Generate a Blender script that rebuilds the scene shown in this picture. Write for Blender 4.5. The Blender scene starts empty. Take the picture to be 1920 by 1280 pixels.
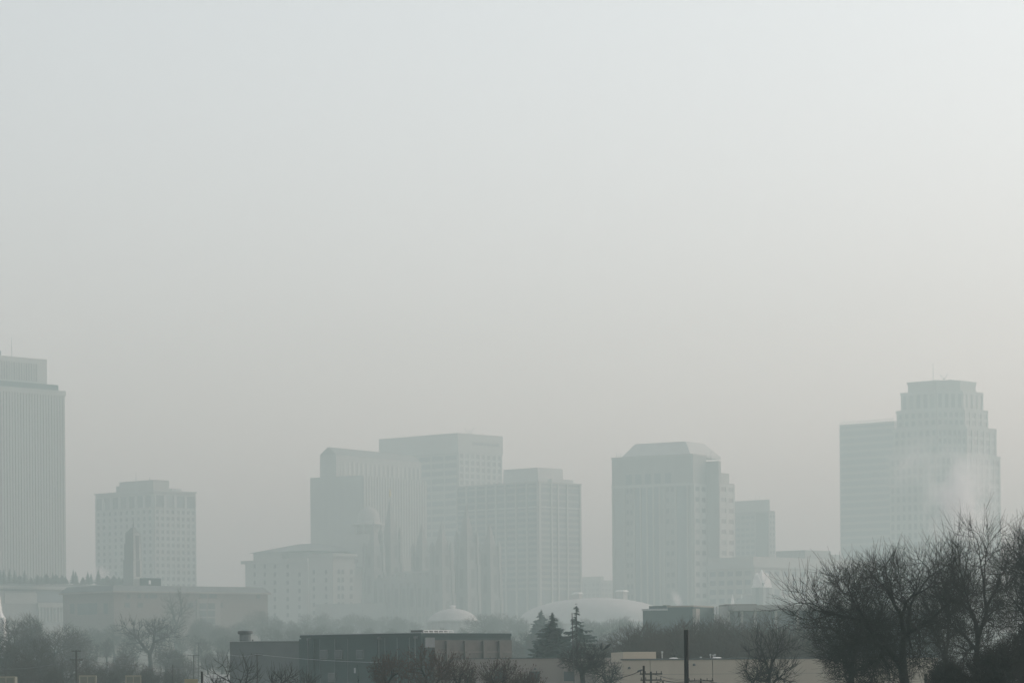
import bpy, bmesh, math, random
from mathutils import Vector, Matrix
R = math.radians
sc = bpy.context.scene
# ------------------------------------------------------------------ camera
F = 5600.0            # focal length in photograph pixels (1920 wide)
CX, CY = 960.0, 1252.0  # pixel of the level view axis (horizon)
ROLL = R(0.5)
EYE = 9.0
cam = bpy.data.cameras.new('camera'); camo = bpy.data.objects.new('camera', cam)
sc.collection.objects.link(camo); sc.camera = camo
cam.sensor_width = 36; cam.lens = F/1920*36
cam.shift_y = (CY-640)/1920
cam.clip_start = 1; cam.clip_end = 30000
camo.matrix_world = Matrix.Translation((0,0,EYE)) @ Matrix.Rotation(R(90),4,'X') @ Matrix.Rotation(-ROLL,4,'Z')
# ------------------------------------------------------------------ world and sun
SUN_EL, SUN_AZ = R(26), R(64)      # azimuth measured clockwise from the view direction (+Y)
w = bpy.data.worlds.new('World'); sc.world = w; w.use_nodes = True
nt = w.node_tree; bg = nt.nodes['Background']
sky = nt.nodes.new('ShaderNodeTexSky'); sky.sky_type = 'NISHITA'; sky.sun_disc = False
sky.sun_elevation = SUN_EL; sky.sun_rotation = SUN_AZ
sky.air_density = 1.0; sky.dust_density = 2.3; sky.ozone_density = 1.0; sky.altitude = 0
hsv = nt.nodes.new('ShaderNodeHueSaturation'); hsv.inputs['Saturation'].default_value = 0.33
tint = nt.nodes.new('ShaderNodeMix'); tint.data_type = 'RGBA'; tint.blend_type = 'MULTIPLY'; tint.inputs['Factor'].default_value = 1
tint.inputs['B'].default_value = (.972, 1.0, .96, 1)      # the smog's faint green cast
nt.links.new(sky.outputs[0], hsv.inputs['Color']); nt.links.new(hsv.outputs[0], tint.inputs['A']); nt.links.new(tint.outputs['Result'], bg.inputs[0])
bg.inputs[1].default_value = 0.15
sl = bpy.data.lights.new('sun','SUN'); sl.energy = 0.6; sl.angle = R(10); sl.color = (1,0.95,0.87)
so = bpy.data.objects.new('sun', sl); sc.collection.objects.link(so)
sd = Vector((math.sin(SUN_AZ)*math.cos(SUN_EL), math.cos(SUN_AZ)*math.cos(SUN_EL), math.sin(SUN_EL)))
so.rotation_euler = sd.to_track_quat('Z','Y').to_euler()
sc.view_settings.view_transform = 'Standard'; sc.view_settings.look = 'None'
sc.view_settings.gamma = 1; sc.view_settings.use_curve_mapping = False
sc.view_settings.exposure = 0.61
sc.cycles.use_denoising = True
sc.cycles.volume_bounces = 4; sc.cycles.max_bounces = 7; sc.cycles.diffuse_bounces = 3; sc.cycles.glossy_bounces = 3
# ------------------------------------------------------------------ helpers
C = sc.collection
cr, sr = math.cos(ROLL), math.sin(ROLL)
def P(px, py, D):
    """point at depth D (metres along the level view direction) seen at photograph pixel (px, py)"""
    u, v = px-CX, CY-py
    return Vector(((u*cr+v*sr)/F*D, D, EYE+(-u*sr+v*cr)/F*D))
def proj(p):
    a, b = p[0]/p[1]*F, (p[2]-EYE)/p[1]*F
    return CX+a*cr-b*sr, CY-(a*sr+b*cr)
def ND(D):
    """measured depth of a near or middle-distance thing, corrected by how little the haze veils it"""
    if D >= 900: return D
    if D <= 200: return .65*D
    return 130+.6*(D-200) if D <= 500 else 310+1.475*(D-500)
def G(y):
    """terrain height: the city climbs gently away from the camera"""
    if y < 350: return 5.0
    if y < 1500: return 5.0+0.0172*(y-350)
    return 5.0+0.0172*1150+min(y-1500, 3000)*0.0005
def mat(name, col, rough=0.8, var=0.12, scale=0.3, metal=0.0, spec=0.3, bump=0.0, streak=False):
    m = bpy.data.materials.new(name); m.use_nodes = True; n = m.node_tree; b = n.nodes['Principled BSDF']
    b.inputs['Roughness'].default_value = rough; b.inputs['Metallic'].default_value = metal
    b.inputs['Specular IOR Level'].default_value = spec
    tc = n.nodes.new('ShaderNodeTexCoord'); nz = n.nodes.new('ShaderNodeTexNoise'); nz.inputs['Scale'].default_value = scale
    nz.inputs['Detail'].default_value = 5; nz.inputs['Roughness'].default_value = 0.65
    if streak:
        mp = n.nodes.new('ShaderNodeMapping'); mp.inputs['Scale'].default_value = (1, 1, 0.12)
        n.links.new(tc.outputs['Object'], mp.inputs[0]); n.links.new(mp.outputs[0], nz.inputs['Vector'])
    else: n.links.new(tc.outputs['Object'], nz.inputs['Vector'])
    rp = n.nodes.new('ShaderNodeValToRGB'); e = rp.color_ramp.elements
    e[0].position = 0.3; e[1].position = 0.7
    e[0].color = (*[c*(1-var) for c in col], 1); e[1].color = (*[min(1, c*(1+var)) for c in col], 1)
    n.links.new(nz.outputs['Fac'], rp.inputs[0]); n.links.new(rp.outputs[0], b.inputs['Base Color'])
    if bump:
        bp = n.nodes.new('ShaderNodeBump'); bp.inputs['Strength'].default_value = bump; bp.inputs['Distance'].default_value = 0.05
        n.links.new(nz.outputs['Fac'], bp.inputs['Height']); n.links.new(bp.outputs[0], b.inputs['Normal'])
    return m
M = dict(
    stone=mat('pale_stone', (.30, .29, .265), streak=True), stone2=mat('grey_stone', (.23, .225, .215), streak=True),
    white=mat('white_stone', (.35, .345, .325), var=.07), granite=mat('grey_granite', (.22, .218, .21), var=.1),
    concrete=mat('concrete', (.36, .35, .33), streak=True), darkconc=mat('dark_cladding', (.022, .044, .045), var=.2),
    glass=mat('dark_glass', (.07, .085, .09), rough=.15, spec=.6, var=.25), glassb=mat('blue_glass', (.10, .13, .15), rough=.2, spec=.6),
    brick=mat('brick', (.15, .12, .105), var=.2, scale=1.5), tan=mat('tan_stucco', (.47, .41, .33), var=.06, scale=.6, streak=True),
    taupe=mat('taupe_wall', (.27, .24, .215), var=.08, streak=True), slate=mat('slate_roof', (.12, .13, .13), var=.2),
    metal=mat('galvanised_metal', (.35, .37, .38), rough=.5, metal=.3), dmetal=mat('dark_metal', (.06, .065, .065), rough=.55),
    silver=mat('aluminium_roof', (.42, .42, .405), rough=.7, metal=0, var=.1), wpaint=mat('white_paint', (.75, .75, .73), var=.05),
    wood=mat('weathered_wood', (.055, .05, .045), var=.3, scale=3, streak=True), black=mat('black_pole', (.012, .013, .014), rough=.6, var=.3, scale=2),
    bark=mat('dark_bark', (.02, .018, .017), rough=.95, var=.35, scale=4, bump=.3), twig=mat('grey_twig', (.027, .024, .022), rough=.95, var=.3, scale=2),
    barkb=mat('brown_bark', (.035, .03, .026), rough=.95, var=.3, scale=3), twigb=mat('brown_twig', (.05, .038, .031), rough=.95, var=.25, scale=1),
    bud=mat('brown_seed_cluster', (.075, .042, .032), rough=.9, var=.4, scale=8), needle=mat('conifer_needles', (.028, .05, .045), rough=.9, var=.4, scale=2),
    twigr=mat('reddish_twig', (.055, .036, .029), rough=.95, var=.3, scale=2), glass2=mat('mid_glass', (.10, .12, .125), rough=.2, spec=.5), glass3=mat('blind_glass', (.16, .165, .16), rough=.35, spec=.4),
    brick2=mat('buff_brick', (.19, .165, .15), var=.15, scale=1.5),
    concrete2=mat('dim_panel', (.15, .165, .17), var=.1),
    brick3=mat('dark_brick', (.085, .076, .07), var=.25, scale=1.2),  # even, darker brick tone for the warehouse side wall
    spire=mat('dark_granite', (.13, .135, .13), streak=True),
    ground=mat('winter_ground', (.09, .085, .07), var=.35, scale=.05), cream=mat('cream_paint', (.27, .235, .165), var=.08),
    olive=mat('olive_panel', (.16, .15, .11), var=.1), gold=mat('gilt', (.5, .38, .15), rough=.35, metal=.8), yellow=mat('ochre_paint', (.3, .23, .1)),
)
class MB:
    def __init__(s): s.v, s.f = [], []
    def box(s, x0, x1, y0, y1, z0, z1, t=1.0, tx=None, ty=None):
        n = len(s.v); cx, cy = (x0+x1)/2, (y0+y1)/2; tx = t if tx is None else tx; ty = t if ty is None else ty
        for z, kx, ky in ((z0, 1, 1), (z1, tx, ty)):
            for x, y in ((x0, y0), (x1, y0), (x1, y1), (x0, y1)): s.v.append((cx+(x-cx)*kx, cy+(y-cy)*ky, z))
        s.f += [(n, n+3, n+2, n+1), (n+4, n+5, n+6, n+7)]+[(n+i, n+(i+1) % 4, n+4+(i+1) % 4, n+4+i) for i in range(4)]
        return s
    def lathe(s, prof, seg=24, c=(0, 0), sx=1, sy=1, e=1.0):
        n = len(s.v); k = len(prof)
        for r, z in prof:
            for i in range(seg):
                a = 2*math.pi*i/seg; ca, sa = math.cos(a), math.sin(a)
                if e != 1: ca, sa = math.copysign(abs(ca)**e, ca), math.copysign(abs(sa)**e, sa)
                s.v.append((c[0]+r*sx*ca, c[1]+r*sy*sa, z))
        for j in range(k-1):
            for i in range(seg): s.f.append((n+j*seg+i, n+j*seg+(i+1) % seg, n+(j+1)*seg+(i+1) % seg, n+(j+1)*seg+i))
        s.f.append(tuple(n+i for i in reversed(range(seg)))); s.f.append(tuple(n+(k-1)*seg+i for i in range(seg)))
        return s
    def bar(s, p, q, r0, r1=None, k=4):
        p, q = Vector(p), Vector(q); r1 = r0 if r1 is None else r1; d = (q-p).normalized()
        a = d.orthogonal().normalized(); b = d.cross(a); n = len(s.v)
        for c_, r in ((p, r0), (q, r1)):
            for i in range(k):
                t = 2*math.pi*i/k; s.v.append(tuple(c_+(a*math.cos(t)+b*math.sin(t))*r))
        s.f += [(n+i, n+(i+1) % k, n+k+(i+1) % k, n+k+i) for i in range(k)]
        s.f += [tuple(n+i for i in reversed(range(k))), tuple(n+k+i for i in range(k))]
        return s
    def raw(s, vs, fs):
        n = len(s.v); s.v += [tuple(v) for v in vs]; s.f += [tuple(n+i for i in f) for f in fs]; return s
    def gable(s, x0, x1, y0, y1, z0, zr, along='y', inset=0.0):
        """pitched roof solid, ridge along the given axis, hipped by inset"""
        if along == 'y':
            m = (x0+x1)/2; vs = [(x0, y0, z0), (x1, y0, z0), (x1, y1, z0), (x0, y1, z0), (m, y0+inset, zr), (m, y1-inset, zr)]
            fs = [(0, 3, 2, 1), (0, 1, 4), (1, 2, 5, 4), (2, 3, 5), (3, 0, 4, 5)]
        else:
            m = (y0+y1)/2; vs = [(x0, y0, z0), (x1, y0, z0), (x1, y1, z0), (x0, y1, z0), (x0+inset, m, zr), (x1-inset, m, zr)]
            fs = [(0, 3, 2, 1), (0, 1, 5, 4), (1, 2, 5), (2, 3, 4, 5), (3, 0, 4)]
        return s.raw(vs, fs)
    def mesh(s, name, m):
        me = bpy.data.meshes.new(name); me.from_pydata(s.v, [], s.f); me.materials.append(m); me.update(); return me
    def build(s, name, m, parent=None, smooth=False):
        me = s.mesh(name, m)
        if smooth:
            for p in me.polygons: p.use_smooth = True
        return put(name, me, parent)
def put(name, me, parent=None, loc=None, rz=0, sca=None):
    o = bpy.data.objects.new(name, me); C.objects.link(o)
    if parent: o.parent = parent
    if loc is not None: o.location = loc
    if rz: o.rotation_euler[2] = rz
    if sca is not None: o.scale = sca if hasattr(sca, '__len__') else (sca,)*3
    return o
def tag(o, label, cat, group=None, kind=None):
    if label: o['label'] = label
    if cat: o['category'] = cat
    if group: o['group'] = group
    if kind: o['kind'] = kind
    return o
def thing(name, label, cat, loc=(0, 0, 0), rz=0, group=None):
    return tag(put(name, None, None, loc, rz), label, cat, group)
TH = R(42)       # the street grid stands at this angle to the view
RW = random.Random(17)
def tones(g): return (g, M['glass2'], M['glass3']) if g in (M['glass'], M['glassb']) else (g, g, g)     # glass tone and lighter blinds vary at random from pane to pane
class Bld:
    """a building whose near vertical edge shows at pixel column px; local -x runs along its left face, +y along its right face"""
    def __init__(s, name, label, cat, px, py, D, th=TH, base=None, group=None):
        D = ND(D); s.D, s.th, s.px, s.py = D, th, px, py; s.base = G(D)-.5 if base is None else base
        p = P(px, py, D); s.o = Vector((p.x, D, s.base)); s.root = thing(name, label, cat, s.o, -th, group)
    def w(s, x, y, z): return s.o+Vector((x*math.cos(s.th)+y*math.sin(s.th), -x*math.sin(s.th)+y*math.cos(s.th), z))
    def h(s, py, x=0, y=0): # local height that shows at row py above local point x, y
        lo, hi = -50, 400
        for _ in range(40):
            m = (lo+hi)/2
            if proj(s.w(x, y, m))[1] > py: lo = m
            else: hi = m
        return lo
    def L(s, px, py, y=0, x0=0): # local x (negative) on plane y whose point at row py shows at column px
        lo, hi = -400, 400
        for _ in range(45):
            m = (lo+hi)/2; q = s.w(m, y, 0); q.z = EYE+(s.rowz(q, py))
            if proj(q)[0] < px: lo = m
            else: hi = m
        return lo
    def W(s, px, py, x=0):
        lo, hi = -400, 400
        for _ in range(45):
            m = (lo+hi)/2; q = s.w(x, m, 0); q.z = EYE+(s.rowz(q, py))
            if proj(q)[0] < px: lo = m
            else: hi = m
        return lo
    def rowz(s, q, py): return (CY-py)/F*q.y
    def box(s, name, x0, x1, y0, y1, z0, z1, m, parent=None, **k):
        return MB().box(x0, x1, y0, y1, z0, z1, **k).build(name, m, parent or s.root)
    def grid(s, face, at, a0, a1, z0, z1, nc, nr, wf, hf, wall, glass, depth=.45, each=True, parent=None, names=('wall_grid', 'window'), piers=True, spandrels=True, ends=True):
        """window grid laid on face 'L' (plane y=at) or 'R' (plane x=at): proud piers and spandrels, panes set back between them"""
        if a1 < a0: a0, a1 = a1, a0
        def bx(mb, s0, s1, o0, o1, q0, q1):
            if face == 'L': mb.box(s0, s1, at-o1, at-o0, q0, q1)
            else: mb.box(at+o0, at+o1, s0, s1, q0, q1)
        cw, ch = (a1-a0)/nc, (z1-z0)/nr; g = MB(); pw, sh = cw*(1-wf)/2, ch*(1-hf)/2
        if piers:
            for i in range(nc+1):
                c = a0+cw*i; bx(g, max(a0, c-pw), min(a1, c+pw), -.06, depth, z0, z1)
        if spandrels:
            for j in range(nr+1):
                c = z0+ch*j; bx(g, a0+.01, a1-.01, -.07, depth-.08, max(z0+.01, c-sh), min(z1-.01, c+sh))
        if g.v: g.build(names[0], wall, parent or s.root)
        ww, hh = (cw*wf if piers else cw), (ch*hf if spandrels else ch)
        pane = MB(); bx(pane, -ww/2, ww/2, -.05, .1, -hh/2, hh/2)
        if face == 'L': pane.v = [(x, y-at, z) for x, y, z in pane.v]
        else: pane.v = [(x-at, y, z) for x, y, z in pane.v]
        cells = [(a0+cw*(i+.5), z0+ch*(j+.5)) for i in range(nc) for j in range(nr)]
        pos = [((c, at, z) if face == 'L' else (at, c, z)) for c, z in cells]
        if each:
            mes = [pane.mesh(names[1], g_) for g_ in tones(glass)]
            for p in pos: put(names[1], RW.choices(mes, (6, 3, 2))[0], parent or s.root, p)
        else:
            j = MB()
            for p in pos: j.raw([(v[0]+p[0], v[1]+p[1], v[2]+p[2]) for v in pane.v], pane.f)
            o = j.build(names[1]+'_panes', glass, parent or s.root); o['kind'] = 'stuff'

    def facet(s, A, B, z0, z1, nc, nr, wf, hf, wall, glass, depth=.5, parent=None, names=('wall_grid', 'window')):
        """window grid on the vertical facet that runs from local point A to B (outside on its right-hand side)"""
        A, B = Vector((*A, 0)), Vector((*B, 0)); d = (B-A).normalized(); n = Vector((d.y, -d.x, 0)); Lf = (B-A).length
        def bx(mb, s0, s1, o0, o1, q0, q1):
            t = MB().box(s0, s1, o0, o1, q0, q1); mb.raw([d*v[0]-(-n)*v[1]+Vector((0, 0, v[2])) for v in t.v], [tuple(reversed(f)) for f in t.f])
        cw, ch = Lf/nc, (z1-z0)/nr; pw, sh = cw*(1-wf)/2, ch*(1-hf)/2; g = MB()
        for i in range(nc+1): bx(g, max(0, cw*i-pw), min(Lf, cw*i+pw), -.06, depth, z0, z1)
        for j in range(nr+1): bx(g, .01, Lf-.01, -.07, depth-.08, max(z0+.01, z0+ch*j-sh), min(z1-.01, z0+ch*j+sh))
        g.v = [tuple(Vector(v)+A) for v in g.v]; g.build(names[0], wall, parent or s.root)
        pane = MB(); bx(pane, -cw*wf/2, cw*wf/2, -.05, .1, -ch*hf/2, ch*hf/2); mes = [pane.mesh(names[1], g_) for g_ in tones(glass)]
        for i in range(nc):
            for j in range(nr): put(names[1], RW.choices(mes, (6, 3, 2))[0], parent or s.root, A+d*cw*(i+.5)+Vector((0, 0, z0+ch*(j+.5))))
# ------------------------------------------------------------------ ground
gb = MB(); ys = [-400, 0, 150, 350, 500, 700, 900, 1100, 1300, 1500, 1800, 2500, 4500, 8800]; xs = [-6500, -3000, -1500, -700, -300, 0, 300, 700, 1500, 3000, 6500]
for y in ys:
    for x in xs: gb.v.append((x, y, G(y)))
nx = len(xs)
for j in range(len(ys)-1):
    for i in range(nx-1): gb.f.append((j*nx+i, j*nx+i+1, (j+1)*nx+i+1, (j+1)*nx+i))
tag(gb.build('ground', M['ground']), None, None, kind='structure')
def mast(b, px, py0, py1, x, y, r=.12, name='antenna', m='dmetal'):
    """thin antenna standing on local point x, y of building b, from row py0 up to py1"""
    MB().bar((x, y, b.h(py0, x, y)-.3), (x, y, b.h(py1, x, y)), r, r*.6).build(name, M[m], b.root)
# ------------------------------------------------------------------ tall finned tower at the left edge
b = Bld('office_tower', 'tallest pale office tower of close vertical fins with a louvred block on its roof', 'tower', -60, 731, 1436)
W_ = b.W(121, 760); L_ = 34; H = b.h(742, 0, W_)
b.box('core', -L_, 0, 0, W_, 0, H, M['glass'])
b.box('parapet', -L_-.5, .62, -.62, W_+.5, H-.2, b.h(733, 0, W_), M['stone'])
nf = 34; me = MB().box(-.06, .6, -.32*W_/nf, .32*W_/nf, 0, H-.25).mesh('fin', M['stone'])
for i in range(nf): put('fin', me, b.root, (0, W_*(i+.5)/nf, 0))
me = MB().box(-.3, .3, -.6, .06, 0, H-.25).mesh('fin', M['stone'])
for i in range(12): put('fin', me, b.root, (-L_*(i+.5)/12, 0, 0))
H1 = b.h(733, 0, W_); W2 = b.W(107, 725, -2.5)
sl_ = b.box('roof_terrace_canopy', -L_+2, -1.5, 2, W2, H1, b.h(722, 0, W_), M['darkconc'])
W3 = b.W(88, 690, -4); H2 = b.h(674, -4, W3)
up = b.box('roof_block', -L_+4, -4, 4, W3, H1-.1, H2, M['white'])
b.grid('R', -4, 6, b.W(70, 700, -4), b.h(717, -4, W3), b.h(684, -4, W3), 26, 1, .5, .98, M['stone'], M['glass'], depth=.25, parent=up, names=('louvre_frame', 'louvre'), spandrels=False)
x, y = -8, b.W(22, 660, -8); mast(b, 22, 672, 632, x, y, .16); MB().bar((x, y-2, b.h(634, x, y)), (x, y+2, b.h(634, x, y)), .1).build('antenna_arm', M['metal'], b.root)
MB().box(-12, -9, 5, b.W(2, 665, -9), H2-.05, H2+3).build('roof_plant', M['dmetal'], b.root)
# ------------------------------------------------------------------ pale tower with square windows and tall top openings
b = Bld('office_tower', 'pale mid-rise tower with rows of small square windows and tall openings under its roof', 'tower', 288, 921, 1650)
l, W_ = b.L(180, 1000), b.W(367, 1000); H = b.h(921); zb, zt = b.h(950), b.h(927); z0 = b.h(1103); z1 = b.h(952)
b.box('core', l, 0, 0, W_, 0, H, M['stone'])
b.grid('R', 0, .2, W_-.2, zb, zt, 4, 1, .78, .96, M['white'], M['glass'], depth=.7, names=('top_arcade', 'tall_opening'))
b.grid('L', 0, l+.2, -.2, zb, zt, 7, 1, .68, .96, M['white'], M['glass'], depth=.7, names=('top_arcade', 'tall_opening'))
b.grid('R', 0, .2, W_-.2, z0, z1, 8, 12, .55, .55, M['white'], M['glass'], depth=.6)
b.grid('L', 0, l+.2, -.2, z0, z1, 10, 12, .5, .55, M['white'], M['glass'], depth=.6)
b.box('cornice', l-.3, .9, -.9, W_+.3, H, H+.9, M['white'])
ph = b.box('penthouse', b.L(224, 910, 5), -6, 5, b.W(317, 910, -6), H+.5, b.h(899, -6, 5), M['stone'])
b.box('stair_box', b.L(218, 915, 7), b.L(226, 915, 7), 7, 14, H+.5, b.h(906, -6, 5), M['stone2'], ph)
b.box('roof_vent', -9, -5, b.W(322, 918, -5), b.W(340, 918, -5), H+.5, b.h(916, -5, 22), M['metal'])
mast(b, 255, 899, 885, b.L(255, 890, 8), 8, .15); mast(b, 281, 899, 894, b.L(281, 896, 9), 9, .25)
# ------------------------------------------------------------------ long terraced hall with roof planting
b = Bld('assembly_hall', 'long low terraced hall with pale fascia and trees planted along its roof', 'hall', -120, 1096, 1190)
W_ = b.W(470, 1096); H = b.h(1094, 0, b.W(60, 1096))
b.box('body', -90, 0, 0, W_, 0, H-3, M['stone2'])
b.box('fascia', -90.5, 1.2, -.8, W_+.5, b.h(1104, 0, b.W(60, 1096)), H-.9, M['white'])
b.box('planter', -89, -3, 2, W_-1, H-3, H+.2, M['slate'])
w8, w68, w118 = b.W(8, 1120), b.W(68, 1120), b.W(118, 1120)
b.box('wall_panel', .02, .5, w8, w68, b.h(1131, 0, w68), b.h(1111, 0, w68), M['white'])
b.box('glass_band', .02, .3, w68+.1, w118+6, b.h(1128, 0, w68), b.h(1108, 0, w68), M['glassb'])
b.box('balcony_band', .02, 1.2, w68, w118+6, b.h(1138, 0, w118), b.h(1130, 0, w118), M['white'])
me = MB().box(0, .8, -.35, .35, b.h(1165, 0, w118), b.h(1138.5, 0, w118)).mesh('column', M['white'])
for i in range(9): put('column', me, b.root, (.1, w68+1+(w118-w68)*i/8, 0))
hall = b
# spire of that hall
b = Bld('spire_tower', 'slim stepped stone spire with a needle mast standing over the roof trees', 'tower', 249, 989, 1175)
def tier(px0, px1, py0, py1, off, m=M['spire'], t=1.0, nm='stage'):
    return MB().box(b.L(px0, py0, off), -off, off, b.W(px1, py0, -off), b.h(py0), b.h(py1), t=t).build(nm, m, b.root)
MB().box(b.L(231, 1050), 0, 0, b.W(266, 1050), 0, b.h(1048)).build('stage', M['spire'], b.root)
tier(233, 264.5, 1048, 1018, .25); tier(235, 263.5, 1018, 998, .45); tier(236.5, 262.5, 998, 987.5, .6, t=.3, nm='cap')
w0_, w1_ = b.W(250, 1050), b.W(265.5, 1050)
MB().box(-.02, .08, w0_, w1_, b.h(1085), b.h(1049)).build('painted_lit_face', M['white'], b.root); MB().box(-.24, -.16, w0_+.3, w1_-.3, b.h(1048), b.h(1018.5)).build('painted_lit_face', M['white'], b.root); MB().box(-.44, -.36, w0_+.5, w1_-.6, b.h(1018), b.h(998.5)).build('painted_lit_face', M['white'], b.root)  # pale sheets put the sunlit right side into the stone's colour
MB().box(.05, .14, b.W(254.5, 1050), b.W(262, 1050), b.h(1080), b.h(1049.5)).build('recessed_panel', M['glass'], b.root); MB().box(-.2, -.1, b.W(255, 1030), b.W(261.5, 1030), b.h(1048), b.h(1003)).build('recessed_panel', M['glass'], b.root)
MB().bar((-2.4, 2.4, b.h(991)), (-2.4, 2.4, b.h(970)), .22, .06).build('mast', M['dmetal'], b.root)
# ------------------------------------------------------------------ long brick building with hipped roof
b = Bld('brick_building', 'long brick building with a low hipped slate roof behind the bare trees', 'building', 213, 1107, 950, th=R(47))
l, W_ = b.L(118, 1110), b.W(502, 1110); H = b.h(1107)
b.box('wall', l, 0, 0, W_, 0, H, M['brick'])
rf = MB().box(l-.8, .8, -.8, W_+.6, H, b.h(1096), tx=.86, ty=.95).build('roof', M['slate'], b.root)
b.box('eaves', l-1, 1, -1, W_+.8, H-.5, H-.01, M['taupe'])
ph = b.box('penthouse', b.L(262, 1090, 14), -4, 14, b.W(302, 1090, -4), b.h(1100), b.h(1083, -4, 14), M['darkconc'])
b.box('penthouse_window', -4.02, -3.9, b.W(278.5, 1090, -4), b.W(282.5, 1090, -4), b.h(1095, -4, 20), b.h(1087.5, -4, 20), M['wpaint'], ph)
def win(b, face, at, c0, c1, r0, r1, m=M['glass'], nm='window', fr=M['stone'], parent=None, fm=.2):
    """window measured in pixels with a frame of its own"""
    mid = (r0+r1)/2
    if face == 'R':
        s0, s1 = b.W(c0, mid, at), b.W(c1, mid, at); z0, z1 = b.h(r1, at, s0), b.h(r0, at, s0)
        f = MB().box(at-.05, at+.12, s0-fm, s1+fm, z0-fm, z1+fm).build(nm, fr, parent or b.root); MB().box(at+.05, at+.15, s0, s1, z0, z1).build('pane', m, f)
    else:
        s0, s1 = b.L(c0, mid, at), b.L(c1, mid, at); z0, z1 = b.h(r1, s0, at), b.h(r0, s0, at)
        f = MB().box(s0-fm, s1+fm, at-.12, at+.05, z0-fm, z1+fm).build(nm, fr, parent or b.root); MB().box(s0, s1, at-.15, at-.05, z0, z1).build('pane', m, f)
for c0, c1 in ((238, 243), (259, 264), (272, 277), (280, 294), (375, 388), (392, 406), (481, 487)): win(b, 'R', 0, c0, c1, 1113, 1121, fr=M['brick'])
for c0, c1 in ((234, 243), (259, 268), (353, 361), (411, 417)): win(b, 'R', 0, c0, c1, 1129, 1138, fr=M['brick'])
b.box('window_bay', .0, .5, b.W(368, 1140), b.W(412, 1140), b.h(1172, 0, 60), b.h(1124, 0, 60), M['brick2'])
for r in (1130, 1144, 1158):
    for c in (374, 389.5): win(b, 'R', .5, c, c+13, r, r+11, nm='bay_window', fr=M['brick2'])
for c0, c1, r0, r1 in ((146, 183, 1131, 1152), (132, 140, 1131, 1150), (195, 203, 1130, 1150)): win(b, 'L', 0, c0, c1, r0, r1, fr=M['brick'])
# ------------------------------------------------------------------ white hotel with cupola
b = Bld('grand_hotel', 'white hotel block with deep cornice, hipped roof, corner pavilion and a domed cupola', 'hotel', 577, 1050, 1480)
l = b.L(460, 1080); H = b.h(1052); back = 46
b.box('main_wing', l, 0, 0, back, 0, H, M['white'])
b.box('cornice', l-1.6, 1.2, -1.6, back+1, H, b.h(1046), M['white'])
us = b.box('attic_storey', l+.8, b.L(530, 1040, 5), 5, back-4, b.h(1047), b.h(1031), M['white'])
us2 = b.box('attic_storey', b.L(530, 1040, 9), b.L(580, 1040, 9), 9, back-4, b.h(1047), b.h(1032), M['white'])
MB().gable(l-.8, b.L(582, 1030, 3), 3, back-2, b.h(1031), b.h(1013.5), along='x', inset=15).build('roof', M['slate'], b.root)
for c, rows in ((516, range(7)), (540, range(7)), (562, range(1, 7))):
    for r in rows: win(b, 'L', 0, c-2.4, c+2.4, 1057.5+r*15.2, 1065+r*15.2, fr=M['white'])
for c in (478, 497): 
    for r in range(7): win(b, 'L', 0, c-2, c+2, 1057.5+r*15.2, 1065+r*15.2, fr=M['white'])
# pavilion standing forward at the corner
x1, yv = None, -14.0
xp = b.L(624, 1060, yv); xq = b.L(579, 1060, yv); wv = b.W(664, 1060, xp)
pv_ = b.box('pavilion', xq, xp, yv, wv, 0, b.h(1042, xp, yv), M['white'])
b.box('pavilion_cornice', xq-1, xp+1.3, yv-1.3, wv+1.2, b.h(1042, xp, yv), b.h(1037, xp, yv), M['white'])
for c in (589, 612):
    for r in range(6): win(b, 'L', yv, c-2.2, c+2.2, 1068+r*15.2, 1076+r*15.2, fr=M['white'], parent=None)
for c in (635, 642.5, 658.5):
    for r in range(6): win(b, 'R', xp, c-2.4, c+2.4, 1067+r*15.3, 1075.5+r*15.3, fr=M['white'])
rw = b.box('rear_wing', xp-2, b.L(745, 1060, 30), 30, 60, 0, b.h(1046), M['stone'])
cx_, cy_ = b.L(691, 1000, 42), 42
k = lambda r: b.h(r, cx_, cy_)
tw = b.box('cupola_base', cx_-8.3, cx_+8.3, cy_-8.3, cy_+8.3, k(1062), k(1002), M['white'])
for i in range(8):
    a = math.pi*2*i/8+.4; MB().box(-.5, .5, -.5, .5, k(1002), k(985)).build('column', M['white'], tw).location = (cx_+math.cos(a)*7.2, cy_+math.sin(a)*7.2, 0)
MB().lathe([(5.6, k(1003)), (5.6, k(985))], 20, (cx_, cy_)).build('drum', M['stone'], b.root, True)
MB().lathe([(8.2, k(985)), (8.2, k(982)), (6.0, k(981)), (5.9, k(974)), (5.5, k(966)), (4.6, k(959)), (3.2, k(953.5)), (1.4, k(951)), (.4, k(949)), (.15, k(944))], 24, (cx_, cy_)).build('dome', M['white'], b.root, True)
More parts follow.
